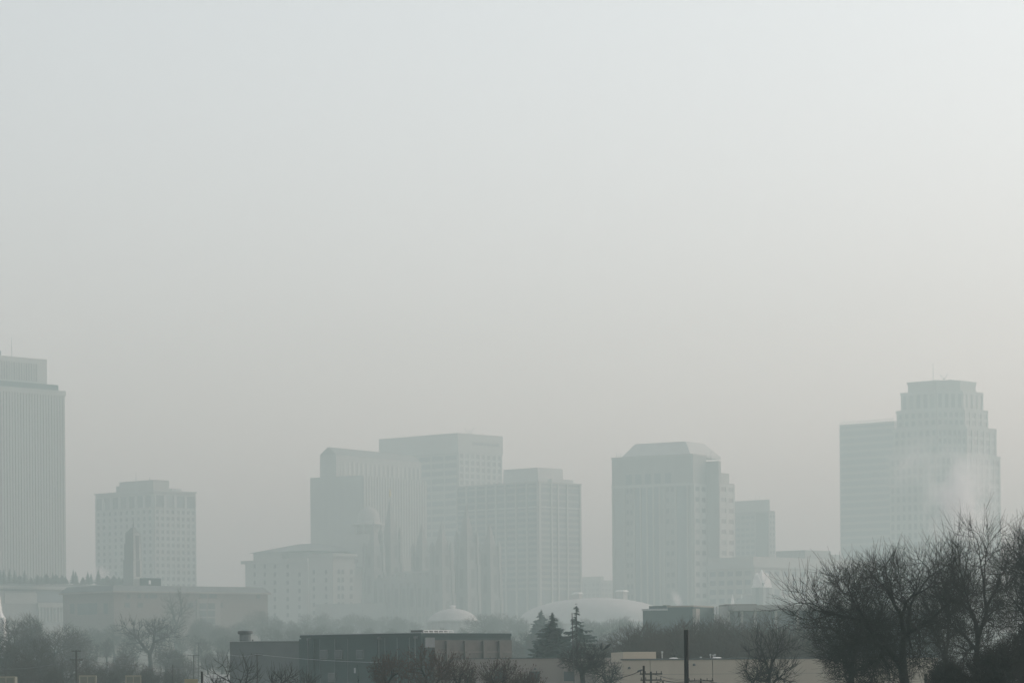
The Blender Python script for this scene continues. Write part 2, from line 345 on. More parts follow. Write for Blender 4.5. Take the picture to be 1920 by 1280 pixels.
# ------------------------------------------------------------------ gothic temple with six spires
b = Bld('temple', 'grey granite church with two rows of three pointed spires and battlemented walls', 'church', 829, 1040, 1395)
def tower(cx0, cy0, hw, sh, apex, name='tower', statue=False):
    """square buttressed tower: stepped shaft, corner pinnacles and a pyramid spire"""
    m = MB(); z = 0; k_ = sh
    for z0, z1, wd in ((0, .48*k_, 1.0), (.48*k_, .78*k_, .93), (.78*k_, k_, .84)):
        m.box(cx0-hw*wd, cx0+hw*wd, cy0-hw*wd, cy0+hw*wd, z0, z1)
        m.box(cx0-hw*wd-.25, cx0+hw*wd+.25, cy0-hw*wd-.25, cy0+hw*wd+.25, z1-.9, z1-.15)
        for sx in (-1, 1):
            for sy in (-1, 1): m.box(cx0+sx*hw*wd-.75, cx0+sx*hw*wd+.75, cy0+sy*hw*wd-.75, cy0+sy*hw*wd+.75, z0+.01, z1-.05)
    t = m.build(name, M['granite'], b.root)
    for z0, z1, wd in ((.06*k_, .2*k_, 1.0), (.26*k_, .44*k_, 1.0), (.53*k_, .73*k_, .93), (.82*k_, .95*k_, .84)):
        MB().box(cx0-hw*.28, cx0+hw*.28, cy0-hw*wd-.12, cy0-hw*wd+.2, z0, z1).build('lancet_window', M['spire'], t)
        MB().box(cx0+hw*wd-.2, cx0+hw*wd+.12, cy0-hw*.28, cy0+hw*.28, z0, z1).build('lancet_window', M['spire'], t)
    w2 = hw*.56; zz = k_+(apex-k_)*.16
    MB().box(cx0-w2, cx0+w2, cy0-w2, cy0+w2, k_, zz).raw([(cx0-w2*1.05, cy0-w2*1.05, zz), (cx0+w2*1.05, cy0-w2*1.05, zz), (cx0+w2*1.05, cy0+w2*1.05, zz), (cx0-w2*1.05, cy0+w2*1.05, zz), (cx0, cy0, apex)], [(0, 1, 4), (1, 2, 4), (2, 3, 4), (3, 0, 4), (3, 2, 1, 0)]).build('spire', M['granite'], t)
    for sx in (-1, 1):
        for sy in (-1, 1):
            x, y = cx0+sx*hw*.84, cy0+sy*hw*.84; hp = (apex-k_)*.32
            MB().box(x-.8, x+.8, y-.8, y+.8, k_-.1, k_+hp*.45).raw([(x-.85, y-.85, k_+hp*.45), (x+.85, y-.85, k_+hp*.45), (x+.85, y+.85, k_+hp*.45), (x-.85, y+.85, k_+hp*.45), (x, y, k_+hp)], [(0, 1, 4), (1, 2, 4), (2, 3, 4), (3, 0, 4), (3, 2, 1, 0)]).build('pinnacle', M['granite'], t)
    if statue:
        st = MB().lathe([(.25, apex-.6), (.5, apex), (.55, apex+1.1), (.42, apex+1.9), (.5, apex+2.4), (.2, apex+2.9), (.3, apex+3.2), (.1, apex+3.6)], 8, (cx0, cy0)); st.bar((cx0, cy0, apex+2.5), (cx0+1.2, cy0+.3, apex+3.0), .1)
        st.build('gilt_statue', M['gold'], t)
hw = 3.7
wsw = b.W(919.5, 1050); zs = b.h(1030)
wc = b.W(873, 1030); 
xe = b.L(735, 1030, wc)
tower(-hw, hw, hw, b.h(1031), b.h(975)); tower(-hw+1, wc+hw, hw*1.08, b.h(1016, 0, wc), b.h(942, 0, wc)); tower(-hw, wsw+hw, hw, b.h(1031, 0, wsw), b.h(977, 0, wsw))
tower(xe, hw, hw, b.h(1033, xe, 0), b.h(972, xe, 0)); tower(xe-1, wc, hw*1.08, b.h(1012, xe, wc), b.h(930, xe, wc), statue=True); tower(xe, wsw+hw, hw, b.h(1034, xe, wsw), b.h(977, xe, wsw))
zn = b.h(1078)
nv = b.box('nave', xe, -2*hw, 1.2, wsw+2*hw-1.2, 0, zn, M['granite'])
me = MB().box(-.9, .9, -.4, .4, 0, 1.6).mesh('merlon', M['granite'])
n_ = 12
for i in range(n_): put('merlon', me, nv, (xe+hw+1+(-3*hw-xe-2)*(i+.5)/n_, 1.62, zn-.05))
nw = 7
for i in range(nw):
    xx = xe+hw+1+(-3*hw-xe-2)*(i+.5)/nw
    for q0, q1 in ((.1, .38), (.52, .82)): MB().box(xx-1, xx+1, 1.05, 1.3, zn*q0, zn*q1).build('arched_window', M['spire'], nv)
    MB().box(xx+2.0, xx+2.9, .3, 1.3, 0, zn*.9).build('buttress', M['granite'], nv)
MB().gable(xe, -2*hw, 2.5, wsw+2*hw-2.5, zn-.2, zn+3.5, along='x').build('roof', M['slate'], b.root)
an = b.box('annex', xe-14, xe+18, -22, -6, 0, b.h(1128), M['granite'])
# ------------------------------------------------------------------ striped stepped tower behind
b = Bld('office_tower', 'broad stepped office tower with fine vertical ribs and a gabled upper block', 'tower', 680, 893, 1700, th=R(32))
l, W_ = b.L(582, 950), b.W(800, 950); H = b.h(894, l*.7)
b.box('lower_block', l, 0, 0, W_, 0, H, M['stone2'])
nf = 24; me = MB().box(-.06, .5, -.26*W_/nf, .26*W_/nf, 0, H-.2).mesh('rib', M['stone'])
for i in range(nf): put('rib', me, b.root, (0, W_*(i+.5)/nf, 0))
gl = MB()
for i in range(nf+1): gl.box(-.04, .1, max(0, W_*i/nf-.22*W_/nf), min(W_, W_*i/nf+.22*W_/nf), 0, H-.4)
gl.build('glass_strips', M['glass'], b.root)['kind'] = 'stuff'
x0, x1_ = b.L(600, 870, 6), b.L(634, 870, 6); xa = x0+2*(b.L(615, 850, 6)-x0)
W2 = b.W(790, 870, xa)
ub = b.box('upper_block', x0, xa, 6, W2, H-.1, b.h(853, x0, 6), M['stone2'])
MB().gable(x0-.1, xa+.1, 6, W2, b.h(853, x0, 6)-.01, b.h(838.5, x0, 6)).build('gable_roof', M['spire'], b.root)
b.grid('R', xa, 10, W2-2, H, b.h(866, xa, 20), 18, 1, .5, .95, M['stone'], M['glass'], depth=.35, spandrels=False, parent=ub, names=('rib_frame', 'window_strip'))
# ------------------------------------------------------------------ tower with sign band
b = Bld('office_tower', 'flat-topped office tower with a plain top band carrying a dark sign above its window grid', 'tower', 858, 812, 1850)
l, W_ = b.L(713, 900), b.W(941, 850); H = b.h(812)
b.box('core', l, 0, 0, W_, 0, H, M['stone2'])
b.box('top_band', l-.2, .7, -.7, W_+.2, b.h(847), H+.2, M['white'])
b.grid('R', 0, .3, W_-.3, b.h(960), b.h(847.5), 8, 9, .62, .66, M['white'], M['glass'], depth=.5)
b.grid('L', 0, l+.3, -.3, b.h(1006), b.h(850), 6, 11, .92, .62, M['stone'], M['glassb'], depth=.5)
sg = b.box('sign', .71, .8, b.W(884, 832, .7), b.W(936, 832, .7), b.h(836.5, 0, 20), b.h(827.5, 0, 20), M['stone'])
rr = random.Random(4); y = b.W(886, 832, .7); ye = b.W(934, 832, .7)
while y < ye:
    wl = rr.uniform(.8, 1.5); MB().box(.78, .95, y, y+wl, b.h(835, 0, 20), b.h(829.5 if rr.random() < .3 else 831, 0, 20)).build('sign_letter', M['glassb'], sg); y += wl+.35
for i, (dx, dz) in enumerate(((-3, 4.6), (0, 3.2), (3, 5))):
    y = b.W(880, 806, -6); MB().bar((-6, y, H), (-6+dx, y+dx*.5, H+dz), .14).build('antenna', M['dmetal'], b.root)
b.box('roof_plant', b.L(722, 815, 8), b.L(735, 815, 8), 8, 12, H, H+1.1, M['dmetal'])
# ------------------------------------------------------------------ tower with pale pilasters
b = Bld('office_tower', 'wide green-glass tower striped by thin pale pilasters with a stepped crown', 'tower', 1010, 905, 1620)
l, W_ = b.L(857, 1000), b.W(1089, 1000); H = b.h(905)
b.box('core', l, 0, 0, W_, 0, H, M['glassb'])
b.box('roof_cornice', l-.3, .8, -.8, W_+.3, H, H+.9, M['stone'])
cu = b.box('crown', b.L(943, 890, 5), -5, 5, b.W(1056, 885, -5), H+.5, b.h(876, -5, 5), M['silver'], tx=.98, ty=.98)
b.box('crown_step', b.L(950, 890, 14), -3, 14, b.W(1075, 900, -3), H+.5, b.h(898, -3, 20), M['silver'])
def pil(face, px, w2=.55, top=None):
    if face == 'L':
        s = b.L(px, 1000); MB().box(s-w2, s+w2, -.7, .06, 0, top or H-.05).build('pilaster', M['white'], b.root)
    else:
        s = b.W(px, 1000); MB().box(-.06, .7, s-w2, s+w2, 0, top or H-.05).build('pilaster', M['white'], b.root)
for px in (858, 876, 893.6, 913, 931, 949, 969, 989): pil('L', px)
for px in (1033.6, 1045.7, 1063, 1087.5): pil('R', px)
b.box('pilaster', -.9, .9, -.9, .9, 0, H-.05, M['white'])
sb = MB().box(l, -.95, -.55, .05, b.h(951), b.h(948)).box(-.05, .55, .95, W_, b.h(951), b.h(948)).build('belt_course', M['white'], b.root)
for i in range(14):
    z = b.h(1108)+(b.h(951)-b.h(1108))*(i+.3)/14; MB().box(l+.02, -.9, -.3, .05, z, z+1.5).box(-.05, .3, .9, W_-.02, z, z+1.5).build('spandrel', M['stone2'], b.root)
for i in range(3):
    z = b.h(948)+(H-b.h(948))*(i+.7)/3.3; MB().box(l+.02, -.9, -.3, .05, z, z+1.2).box(-.05, .3, .9, W_-.02, z, z+1.2).build('spandrel', M['stone2'], b.root)
# ------------------------------------------------------------------ low far block between the towers
b = Bld('office_block', 'low grey block in the gap between two towers beyond the long domed roof', 'building', 1125, 1087, 2100, base=G(2100))
b.box('wall', b.L(1085, 1090), 0, 0, b.W(1160, 1090), 0, b.h(1087), M['stone2'])
b.box('penthouse', b.L(1092, 1083, 4), -3, 4, b.W(1132, 1083, -3), b.h(1087), b.h(1079.5), M['stone'])
b.grid('L', 0, b.L(1085, 1090)+.3, -.3, b.h(1130), b.h(1090), 5, 4, .7, .5, M['stone2'], M['glass'])
b.grid('R', 0, .3, b.W(1160, 1090)-.3, b.h(1130), b.h(1090), 5, 4, .7, .5, M['stone2'], M['glass'])
# ------------------------------------------------------------------ tower with sloped crown and paired windows
b = Bld('office_tower', 'tower with a sloping hipped crown, dark left face and pale bays of paired windows', 'tower', 1299, 860, 1550, th=R(32))
l = b.L(1148, 980); W1 = b.W(1325, 980); H = b.h(859, l*.7)
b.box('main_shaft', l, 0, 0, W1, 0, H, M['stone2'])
yB = W1; xB = b.L(1348, 980, yB); WB = b.W(1377, 980, xB); HB = b.h(904, xB, yB)
bay = b.box('rear_bay', xB-14, xB, yB, WB, 0, HB, M['stone2'])
xs_ = b.L(1351, 930, yB+1.5)
b.box('upper_shoulder', l+4, xs_, W1-.5, W1+2.2, 0, b.h(864, xs_, W1), M['stone2'])
x6, w6 = b.L(1352, 890, yB+3), b.W(1367, 890, b.L(1352, 890, yB+3)); b.box('bay_step', x6-5, x6+.02, yB+3, w6, HB-.1, b.h(886, x6, yB+3), M['stone'])
cw_ = W1+20
cr_ = MB(); zt, zb = b.h(827, -8, 7), max(H+1.2, b.h(853, -2, 1))
xl0, xl1 = b.L(1168, 850, 2), b.L(1189, 832, 6)
cr_.raw([(xl0, 1, H-.05), (-2, 1, H-.05), (-2, cw_, H-.05), (xl0, cw_, H-.05), (xl0, 1, zb), (-2, 1, zb), (-2, cw_, zb), (xl0, cw_, zb), (xl1, 7, zt), (-8, 7, zt), (-8, cw_-8, zt), (xl1, cw_-8, zt)],
        [(0, 1, 5, 4), (1, 2, 6, 5), (2, 3, 7, 6), (3, 0, 4, 7), (4, 5, 9, 8), (5, 6, 10, 9), (6, 7, 11, 10), (7, 4, 8, 11), (8, 9, 10, 11), (3, 2, 1, 0)]).build('hipped_crown', M['silver'], b.root)
b.box('parapet', l-.2, .4, -.4, W1, H, H+1.0, M['stone'])
z0, z1 = b.h(1126, 0, 5), b.h(906, 0, 5)
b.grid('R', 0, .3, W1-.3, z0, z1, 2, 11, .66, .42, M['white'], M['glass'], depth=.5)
b.grid('R', xB, yB+.3, WB-.3, b.h(1066, xB, yB), b.h(906, xB, yB), 2, 8, .66, .42, M['white'], M['glass'], depth=.5, parent=bay)
s = [b.L(p, 980) for p in (1150, 1172, 1190, 1202, 1214, 1226, 1238, 1246, 1268, 1290, 1298)]
for q in s: MB().box(q-.45, q+.45, -.6, .06, 0, b.h(905)).build('pilaster', M['stone'], b.root)
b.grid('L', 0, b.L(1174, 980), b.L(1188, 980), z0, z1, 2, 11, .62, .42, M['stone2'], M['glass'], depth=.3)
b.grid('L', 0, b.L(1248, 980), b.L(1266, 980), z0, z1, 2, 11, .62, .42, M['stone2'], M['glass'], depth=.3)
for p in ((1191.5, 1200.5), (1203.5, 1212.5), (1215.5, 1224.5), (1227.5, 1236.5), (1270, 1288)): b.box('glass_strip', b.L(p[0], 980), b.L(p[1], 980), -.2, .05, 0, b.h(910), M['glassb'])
for p in (1172, 1190, 1208, 1226, 1246): b.box('arcade_opening', b.L(p, 900)+.4, b.L(p+14, 900)-.4, -.15, .05, b.h(903), b.h(884), M['glassb'])
b.box('arcade_sill', l+.1, -.1, -.75, .05, b.h(909), b.h(904), M['white'])
for px, py in ((1156, 848), (1160, 851), (1164, 849)): mast(b, px, 857, py, b.L(px, 855, 3), 3, .12)
mast(b, 1333, 862, 846, -1.5, b.W(1333, 850, -1.5), .2)
# ------------------------------------------------------------------ rounded-corner tower behind it
b = Bld('office_tower', 'smaller plain tower with a set-back top, just behind the one with paired windows', 'tower', 1441, 957, 1800)
l, W_ = b.L(1360, 980), b.W(1453, 980); H = b.h(957)
b.box('core', l, 0, 0, W_, 0, H, M['stone2'])
b.box('setback_top', b.L(1362, 945, 2), -1.2, 2, b.W(1443.5, 945, -1.2), H-.1, b.h(935.5), M['white'])
b.box('corner_glass', b.L(1418, 980), -.3, -.35, .05, 0, H-1, M['glass'])
b.grid('R', 0, .2, W_-.2, b.h(1040), b.h(962), 2, 7, .6, .5, M['white'], M['glass'])
b.grid('L', 0, l+.3, b.L(1416, 980), b.h(1040), b.h(962), 6, 7, .8, .5, M['stone2'], M['glassb'])
for px, py in ((1416, 927), (1424, 929), (1437, 932)): mast(b, px, 936, py, b.L(px, 933, 4), 4, .1)
# ------------------------------------------------------------------ wide low block right of centre
b = Bld('office_block', 'wide lower building with pale top band and rooftop plant room beyond the bare trees', 'building', 1412, 1043, 1455)
l, W_ = b.L(1328, 1080), b.W(1640, 1080); H = b.h(1043)
b.box('wall', l, 0, 0, W_, 0, H, M['stone'])
b.box('cornice', l-.4, 1.2, -1.2, W_+.5, b.h(1063), b.h(1060.5), M['white'])
b.box('top_band', l-.1, .4, -.4, W_+.1, b.h(1060), H+.05, M['white'])
b.box('plant_room', -22, -4, b.W(1509, 1035, -4), b.W(1558, 1035, -4), H, b.h(1030, -4, 40), M['stone2'])
b.box('plant_room', -20, -6, b.W(1556, 1035, -6), b.W(1580, 1035, -6), H, b.h(1037, -4, 50), M['stone2'])
mast(b, 1499, 1043, 1034, -4, b.W(1499, 1040, -4), .15)
b.grid('L', 0, l+.4, -.4, b.h(1150), b.h(1065), 5, 5, .7, .55, M['stone'], M['glassb'])
b.grid('R', 0, .4, W_-.4, b.h(1150), b.h(1065), 14, 5, .6, .55, M['stone'], M['glassb'])
# ------------------------------------------------------------------ stepped tower at right and its glass neighbour
b = Bld('office_tower', 'tall tiered tower stepping back to a pale crown, steam drifting across it', 'tower', 1757, 731, 1760)
def prism(poly, z0, z1):
    n = len(poly); return MB().raw([(x, y, z0) for x, y in poly]+[(x, y, z1) for x, y in poly], [tuple(range(n))[::-1], tuple(range(n, 2*n))]+[(k, (k+1) % n, n+(k+1) % n, n+k) for k in range(n)])
def tierb(pl, pm, pn, pr, py0, py1, nc, nr, nm='tier', wf=.6, hf=.62, dep=0):
    """eight-sided tier seen as three facets: columns pl-pm face left, pm-pn face the viewer, pn-pr face right"""
    A = Vector((b.L(pl, py0, dep), dep)); q = b.L(pm, py0, dep); B_ = Vector((q, dep)); xr = q+(b.L(pn, py0, dep)-q)*.52
    Cc = Vector((xr, b.W(pn, py0, xr))); E = Vector((xr, b.W(pr, py0, xr))); bk = E.y+6
    poly = [A, B_, Cc, E, Vector((xr-6, bk)), Vector((A.x+4, bk)), Vector((A.x, bk-5))]
    z0, z1 = (b.h(py0, q, dep)-.05 if py0 < 1100 else 0), b.h(py1, q, dep)
    t = prism(poly, z0, z1-.02).build(nm, M['stone'], b.root)
    c_ = sum(poly, Vector((0, 0)))/len(poly); prism([c_+(v-c_)*1.025 for v in poly], z1-1.5, z1).build('cornice', M['white'], t)
    if nc:
        zb = max(z0, b.h(1045))
        b.facet(A, B_, zb, z1-1.55, nc[0], nr, wf, hf, M['stone'], M['glass'], parent=t); b.facet(B_, Cc, zb, z1-1.55, nc[1], nr, wf, hf, M['white'], M['glass'], parent=t); b.facet(Cc, E, zb, z1-1.55, nc[2], nr, wf, hf, M['white'], M['glass'], parent=t)
tierb(1672, 1758, 1815, 1878, 1300, 850, (8, 6, 6), 11)
tierb(1676, 1758, 1812, 1867.5, 850, 798, (7, 6, 5), 3, dep=1)
tierb(1682, 1757, 1808, 1851.5, 798, 764.5, (6, 5, 4), 2, dep=2)
tierb(1690, 1756, 1805, 1842.5, 764.5, 731.5, (5, 4, 4), 1, wf=.55, hf=.92, dep=3)
tierb(1702.5, 1755, 1800, 1829.5, 731.5, 712.5, None, 0, nm='crown', dep=5)
mast(b, 1749.5, 713, 682, b.L(1749.5, 700, 12), 12, .18)
y = 20; x = b.L(1770, 710, y); z = b.h(712, x, y)
MB().bar((x, y, z), (x-3, y, z+3.6), .14).bar((x, y, z), (x+2.8, y, z+3.4), .14).bar((x, y, z-.4), (x, y, z+1.2), .3).build('antenna', M['dmetal'], b.root)
b.box('roof_plant', -12, -6, b.W(1782, 711, -6), b.W(1806, 711, -6), b.h(714, -6, 15), b.h(710, -6, 15), M['dmetal'])
b = Bld('office_tower', 'slab of banded blue glass standing against the tall tiered tower', 'tower', 1676, 787, 1900)
l = b.L(1575, 900); W_ = 26; H = b.h(789)
b.box('core', l, 0, 0, W_, 0, H, M['glassb'])
for i in range(17):
    z = H-4.6*(i+1); MB().box(l-.05, .3, -.3, W_, z, z+1.7).build('spandrel_band', M['stone2'], b.root)
b.box('parapet', l-.1, .35, -.35, W_+.1, H-1.1, H, M['white'])
me = MB().box(-.12, .12, -.12, .12, 0, 1.5).mesh('railing_post', M['white']); nn = 22
for i in range(nn): put('railing_post', me, b.root, (l*(i+.5)/nn, .4, H))
MB().box(l, 0, .32, .48, H+1.4, H+1.62).build('railing_bar', M['white'], b.root)
mast(b, 1579, 790, 780, l+2, 2, .12)
# ------------------------------------------------------------------ long oval-domed hall
p = P(1117, 1160, 1300); t = thing('domed_hall', 'long turtle-backed domed hall with two small roof ventilators', 'hall', (p.x, 1325, G(1300)-.5), -TH)
zt = P(1117, 1120, 1320).z-G(1300)+.5; zw = P(1117, 1164, 1300).z-G(1300)+.5
prof = [(1.0, zw-.8), (1.03, zw-.79), (1.03, zw), (1.0, zw+.05)]+[(math.cos(a), zw+(zt-zw)*math.sin(a)) for a in [i*math.pi/2/10 for i in range(1, 10)]]+[(.05, zt)]
MB().lathe(prof, 48, (0, 0), 37, 23, .72).build('dome_roof', M['silver'], t, True)
MB().lathe([(.97, 0), (.97, zw-.79)], 48, (0, 0), 37, 23, .72).build('wall', M['brick'], t, True)
for i in range(22):
    a = 2*math.pi*(i+.5)/44+math.pi*.75+.2; ca, sa = math.cos(a), math.sin(a)
    x, y = 37*math.copysign(abs(ca)**.72, ca), 23*math.copysign(abs(sa)**.72, sa)
    MB().box(x-.7, x+.7, y-.7, y+.7, 0, zw-.85).build('pier', M['taupe'], t)
for px, py0, py1, wd in ((1083, 1121, 1110, 2.2), (1166, 1121, 1106.5, 2.6)):
    q = P(px, py0, 1325); lx = (q.x-p.x)*math.cos(TH); ly = (q.x-p.x)*math.sin(TH)
    z0 = zt-1.6; z1 = zt+(py0-py1)/F*1325
    v = MB().box(lx-wd*.8, lx+wd*.8, ly-wd*.55, ly+wd*.55, z0, z1-.8).build('ventilator', M['white'], t)
    MB().box(lx-wd, lx+wd, ly-wd*.75, ly+wd*.75, z1-.8, z1, t=.72).build('ventilator_cap', M['wpaint'], v)
# ------------------------------------------------------------------ small round dome with lantern
p = P(849, 1150, 1010); zb = G(1010)-.5; t = thing('round_pavilion', 'small round building with a shallow pale dome and a bright lantern on top', 'pavilion', (p.x, 1010, zb))
z = lambda r: P(849, r, 1010).z-zb
MB().lathe([(8.6, z(1166)), (8.75, z(1165)), (8.75, z(1162.5)), (8.2, z(1160)), (7.3, z(1154)), (5.8, z(1148)), (3.9, z(1143.5)), (1.8, z(1141)), (.9, z(1140.4))], 40).build('dome', M['silver'], t, True)
MB().lathe([(8.2, 0), (8.2, z(1166)+.02)], 40).build('wall', M['white'], t, True)
me = MB().box(-.35, .35, -.35, .35, 0, z(1166)).mesh('column', M['white'])
for i in range(20):
    a = 2*math.pi*i/20; put('column', me, t, (math.cos(a)*8.5, math.sin(a)*8.5, 0))
ln = MB().lathe([(.85, z(1141)), (.85, z(1136))], 12).build('lantern', M['wpaint'], t); MB().lathe([(1.05, z(1136)), (1.05, z(1135.2)), (.5, z(1134.2))], 12).build('lantern_cap', M['wpaint'], ln)
# ------------------------------------------------------------------ small gothic hall with white gable and spirelets
b = Bld('gothic_hall', 'small pale gothic hall with a steep pointed gable steeple and thin white spirelets', 'church', 1431, 1100, 1330)
W_, l, H = b.W(1490, 1140), b.L(1368, 1140), b.h(1134)
b.box('wall', l, 0, 0, W_, 0, H, M['granite']); MB().gable(l, 0, 0, W_, H-.01, H+5, along='x').build('roof', M['slate'], b.root)
w2 = 3.2; zz = b.h(1092)
st = b.box('steeple_base', -2*w2, 0, 0, 2*w2, H-1, zz, M['granite'])
for sx, sy in ((0, 1), (1, 0), (0, -1), (-1, 0)):
    cx0, cy0 = -w2+sx*w2, w2+sy*w2
    if sx: vs = [(cx0-.3*sx, cy0-w2, zz-2), (cx0+.25*sx, cy0-w2, zz-2), (cx0+.25*sx, cy0+w2, zz-2), (cx0-.3*sx, cy0+w2, zz-2), (cx0-.3*sx, cy0, zz+4.6), (cx0+.25*sx, cy0, zz+4.6)]; fs = [(0, 1, 5, 4), (1, 2, 5), (2, 3, 4, 5), (3, 0, 4), (0, 3, 2, 1)]
    else: vs = [(cx0-w2, cy0-.3*sy, zz-2), (cx0-w2, cy0+.25*sy, zz-2), (cx0+w2, cy0+.25*sy, zz-2), (cx0+w2, cy0-.3*sy, zz-2), (cx0, cy0-.3*sy, zz+4.6), (cx0, cy0+.25*sy, zz+4.6)]; fs = [(0, 1, 5, 4), (1, 2, 5), (2, 3, 4, 5), (3, 0, 4), (0, 3, 2, 1)]
    MB().raw(vs, fs).build('gable', M['wpaint'], st)
ap = b.h(1066)
MB().raw([(-2*w2+.6, .6, zz), (-.6, .6, zz), (-.6, 2*w2-.6, zz), (-2*w2+.6, 2*w2-.6, zz), (-w2, w2, ap)], [(0, 1, 4), (1, 2, 4), (2, 3, 4), (3, 0, 4), (3, 2, 1, 0)]).build('steeple_spire', M['wpaint'], st)
MB().box(-.02, .1, w2-1, w2+1, H, zz).build('lancet_window', M['glass'], st); MB().box(-w2-1, -w2+1, -.1, .02, H, zz).build('lancet_window', M['glass'], st)
for px, py, yy in ((1373.5, 1112, 2), (1391, 1113, 10), (1468, 1110, None), (1506, 1117, None)):
    if yy is None: x, y = -3, b.W(px, 1125, -3)
    else: y = yy; x = b.L(px, 1125, y)
    za = b.h(py, x, y); MB().box(x-.9, x+.9, y-.9, y+.9, H-4, za-5.5).raw([(x-.8, y-.8, za-5.5), (x+.8, y-.8, za-5.5), (x+.8, y+.8, za-5.5), (x-.8, y+.8, za-5.5), (x, y, za)], [(0, 1, 4), (1, 2, 4), (2, 3, 4), (3, 0, 4), (3, 2, 1, 0)]).build('spirelet', M['wpaint'], b.root)
# ------------------------------------------------------------------ white steeple cut by the left edge
p = P(-5, 1130, 820); zb = G(820)-.5; t = thing('steeple', 'white flared church steeple at the far left above the bare trees', 'steeple', (p.x, 820, zb))
z = lambda r: P(-3, r, 820).z-zb
MB().box(-2.1, 2.1, -2.1, 2.1, 0, z(1158)).build('tower_base', M['wpaint'], t)
MB().lathe([(2.15, z(1157)), (1.75, z(1154)), (1.3, z(1146)), (1.0, z(1130)), (.6, z(1105)), (.1, z(1075))], 8).build('spire', M['wpaint'], t)
# ------------------------------------------------------------------ mid-distance buildings right of centre
b = Bld('flat_roofed_block', 'dark flat-roofed block with stepped parapets rising over the brown trees', 'building', 1300, 1137, 640, th=R(25))
l = b.L(1252, 1150); W_ = 14; H = b.h(1137)
b.box('main_wall', l, 0, 0, W_, 0, H, M['darkconc'])
b.box('parapet_cap', l-.1, .2, -.2, W_, H, H+.25, M['taupe'])
l2, y2 = b.L(1199, 1150), 1.5
b.box('lower_wall', l2, l, y2, W_, 0, b.h(1141, l, y2), M['darkconc']); b.box('ledge', l2-.1, l, y2-.25, W_, b.h(1143.5, l, y2), b.h(1141, l, y2)+.1, M['metal'])
b.box('roof_storey', b.L(1217, 1140, 4), b.L(1251, 1140, 4), 4, W_-1, b.h(1142, l, y2), b.h(1134.5, l, 4), M['darkconc'])
b.box('roof_vent', b.L(1243, 1135, 5), b.L(1249, 1135, 5), 5, 7, b.h(1137, l, 4), b.h(1133, l, 4), M['dmetal'])
b.box('corner_pier', -.02, .6, -.3, 1.5, 0, H-.3, M['taupe'])
xr = b.L(1350, 1150, 10); wg = b.box('side_wing', 0, xr, 10, 24, 0, b.h(1143, xr, 10), M['metal'])
b.box('wing_roof', .01, xr+.3, 9.6, 24, b.h(1143, xr, 10), b.h(1139, xr, 10), M['darkconc'], wg)
b.box('roof_box', b.L(1303, 1138, 11), b.L(1311, 1138, 11), 11, 14, b.h(1140, xr, 10), b.h(1137, xr, 10), M['wpaint'], wg)
b = Bld('glazed_building', 'long modern building with pale roof fascia above dark glazing and slender columns', 'building', 1372, 1134, 630, th=R(-4))
W_ = 24; xr = b.L(1760, 1140)
b.box('glazing', .5, xr, .8, W_, 0, b.h(1146), M['glass']); b.box('roof_fascia', 0, xr+.5, -.6, W_+.3, b.h(1144.5), b.h(1134), M['stone'])
b.box('stair_tower', b.L(1351, 1140), b.L(1366, 1140), .5, 8, 0, b.h(1136), M['concrete']); 
me = MB().box(-.22, .22, -.22, .22, 0, b.h(1144.6)).mesh('column', M['stone'])
for px in (1366, 1391, 1416, 1455, 1496, 1537, 1578): put('column', me, b.root, (b.L(px, 1150), .1, 0))
b.box('roof_deck', b.L(1366, 1131), b.L(1424, 1131), 3, 12, b.h(1134.5), b.h(1131.3), M['brick'])
for px in (1340, 1345.5, 1357): b.box('flue', b.L(px, 1140, 2), b.L(px+2.5, 1140, 2), 2, 2.6, b.h(1150), b.h(1136, 0, 2), M['wpaint'])
# ------------------------------------------------------------------ dark building left of centre
b = Bld('warehouse', 'dark green-grey flat-roofed warehouse with a brick side wall and roof plant', 'warehouse', 790, 1191, 385)
l, W_ = b.L(565, 1220), b.W(958, 1220); H = b.h(1191)
b.box('wall', l, 0, 0, W_, 0, H, M['darkconc'])
b.box('parapet', l-.05, .08, -.12, W_, H, H+.22, M['darkconc'])
b.box('brick_wall', .01, .12, b.W(813, 1220)+.02, W_-.02, 0, H-.35, M['brick3'])
b.box('pale_panel', .01, .15, .3, b.W(813, 1220), b.h(1213), H-.15, M['concrete2'])
b.box('pilaster', l, b.L(591, 1220), -.25, 0.02, 0, H-.1, M['darkconc']); b.box('pilaster', b.L(688, 1220), b.L(711, 1220), -.25, .02, 0, H-.1, M['darkconc'])
for c0, c1 in ((603, 615), (631, 642), (671, 682)): win(b, 'L', 0, c0, c1, 1219, 1233, fr=M['slate'], fm=.07)
for px in (600, 628, 652, 722, 745, 768): b.box('panel_seam', b.L(px, 1220)-.025, b.L(px, 1220)+.025, -.03, .02, 0, H-.12, M['slate'])
for px in (583, 716, 784):
    s_ = b.L(px, 1220); MB().bar((s_, -.34, 0), (s_, -.34, H-.1), .045, k=8).build('downpipe', M['slate'], b.root); b.box('gutter_box', s_-.1, s_+.1, -.42, -.12, H-.22, H-.02, M['slate'])
b.box('flashing', l-.08, .1, -.16, .0, H+.22, H+.27, M['metal'])
for px in (836, 870, 905, 935): b.box('brick_pier', .12, .3, b.W(px, 1220)-.2, b.W(px, 1220)+.2, 0, H-.4, M['brick3'])
b.box('brick_sill', .12, .2, b.W(815, 1220), W_-.1, b.h(1222, 0, 10), b.h(1220.5, 0, 10), M['brick'])
win(b, 'L', 0, 666, 669, 1251, 1261, m=M['metal'], fr=M['darkconc'], nm='vent')
win(b, 'L', 0, 618, 629, 1262, 1276, fr=M['slate'], fm=.07)
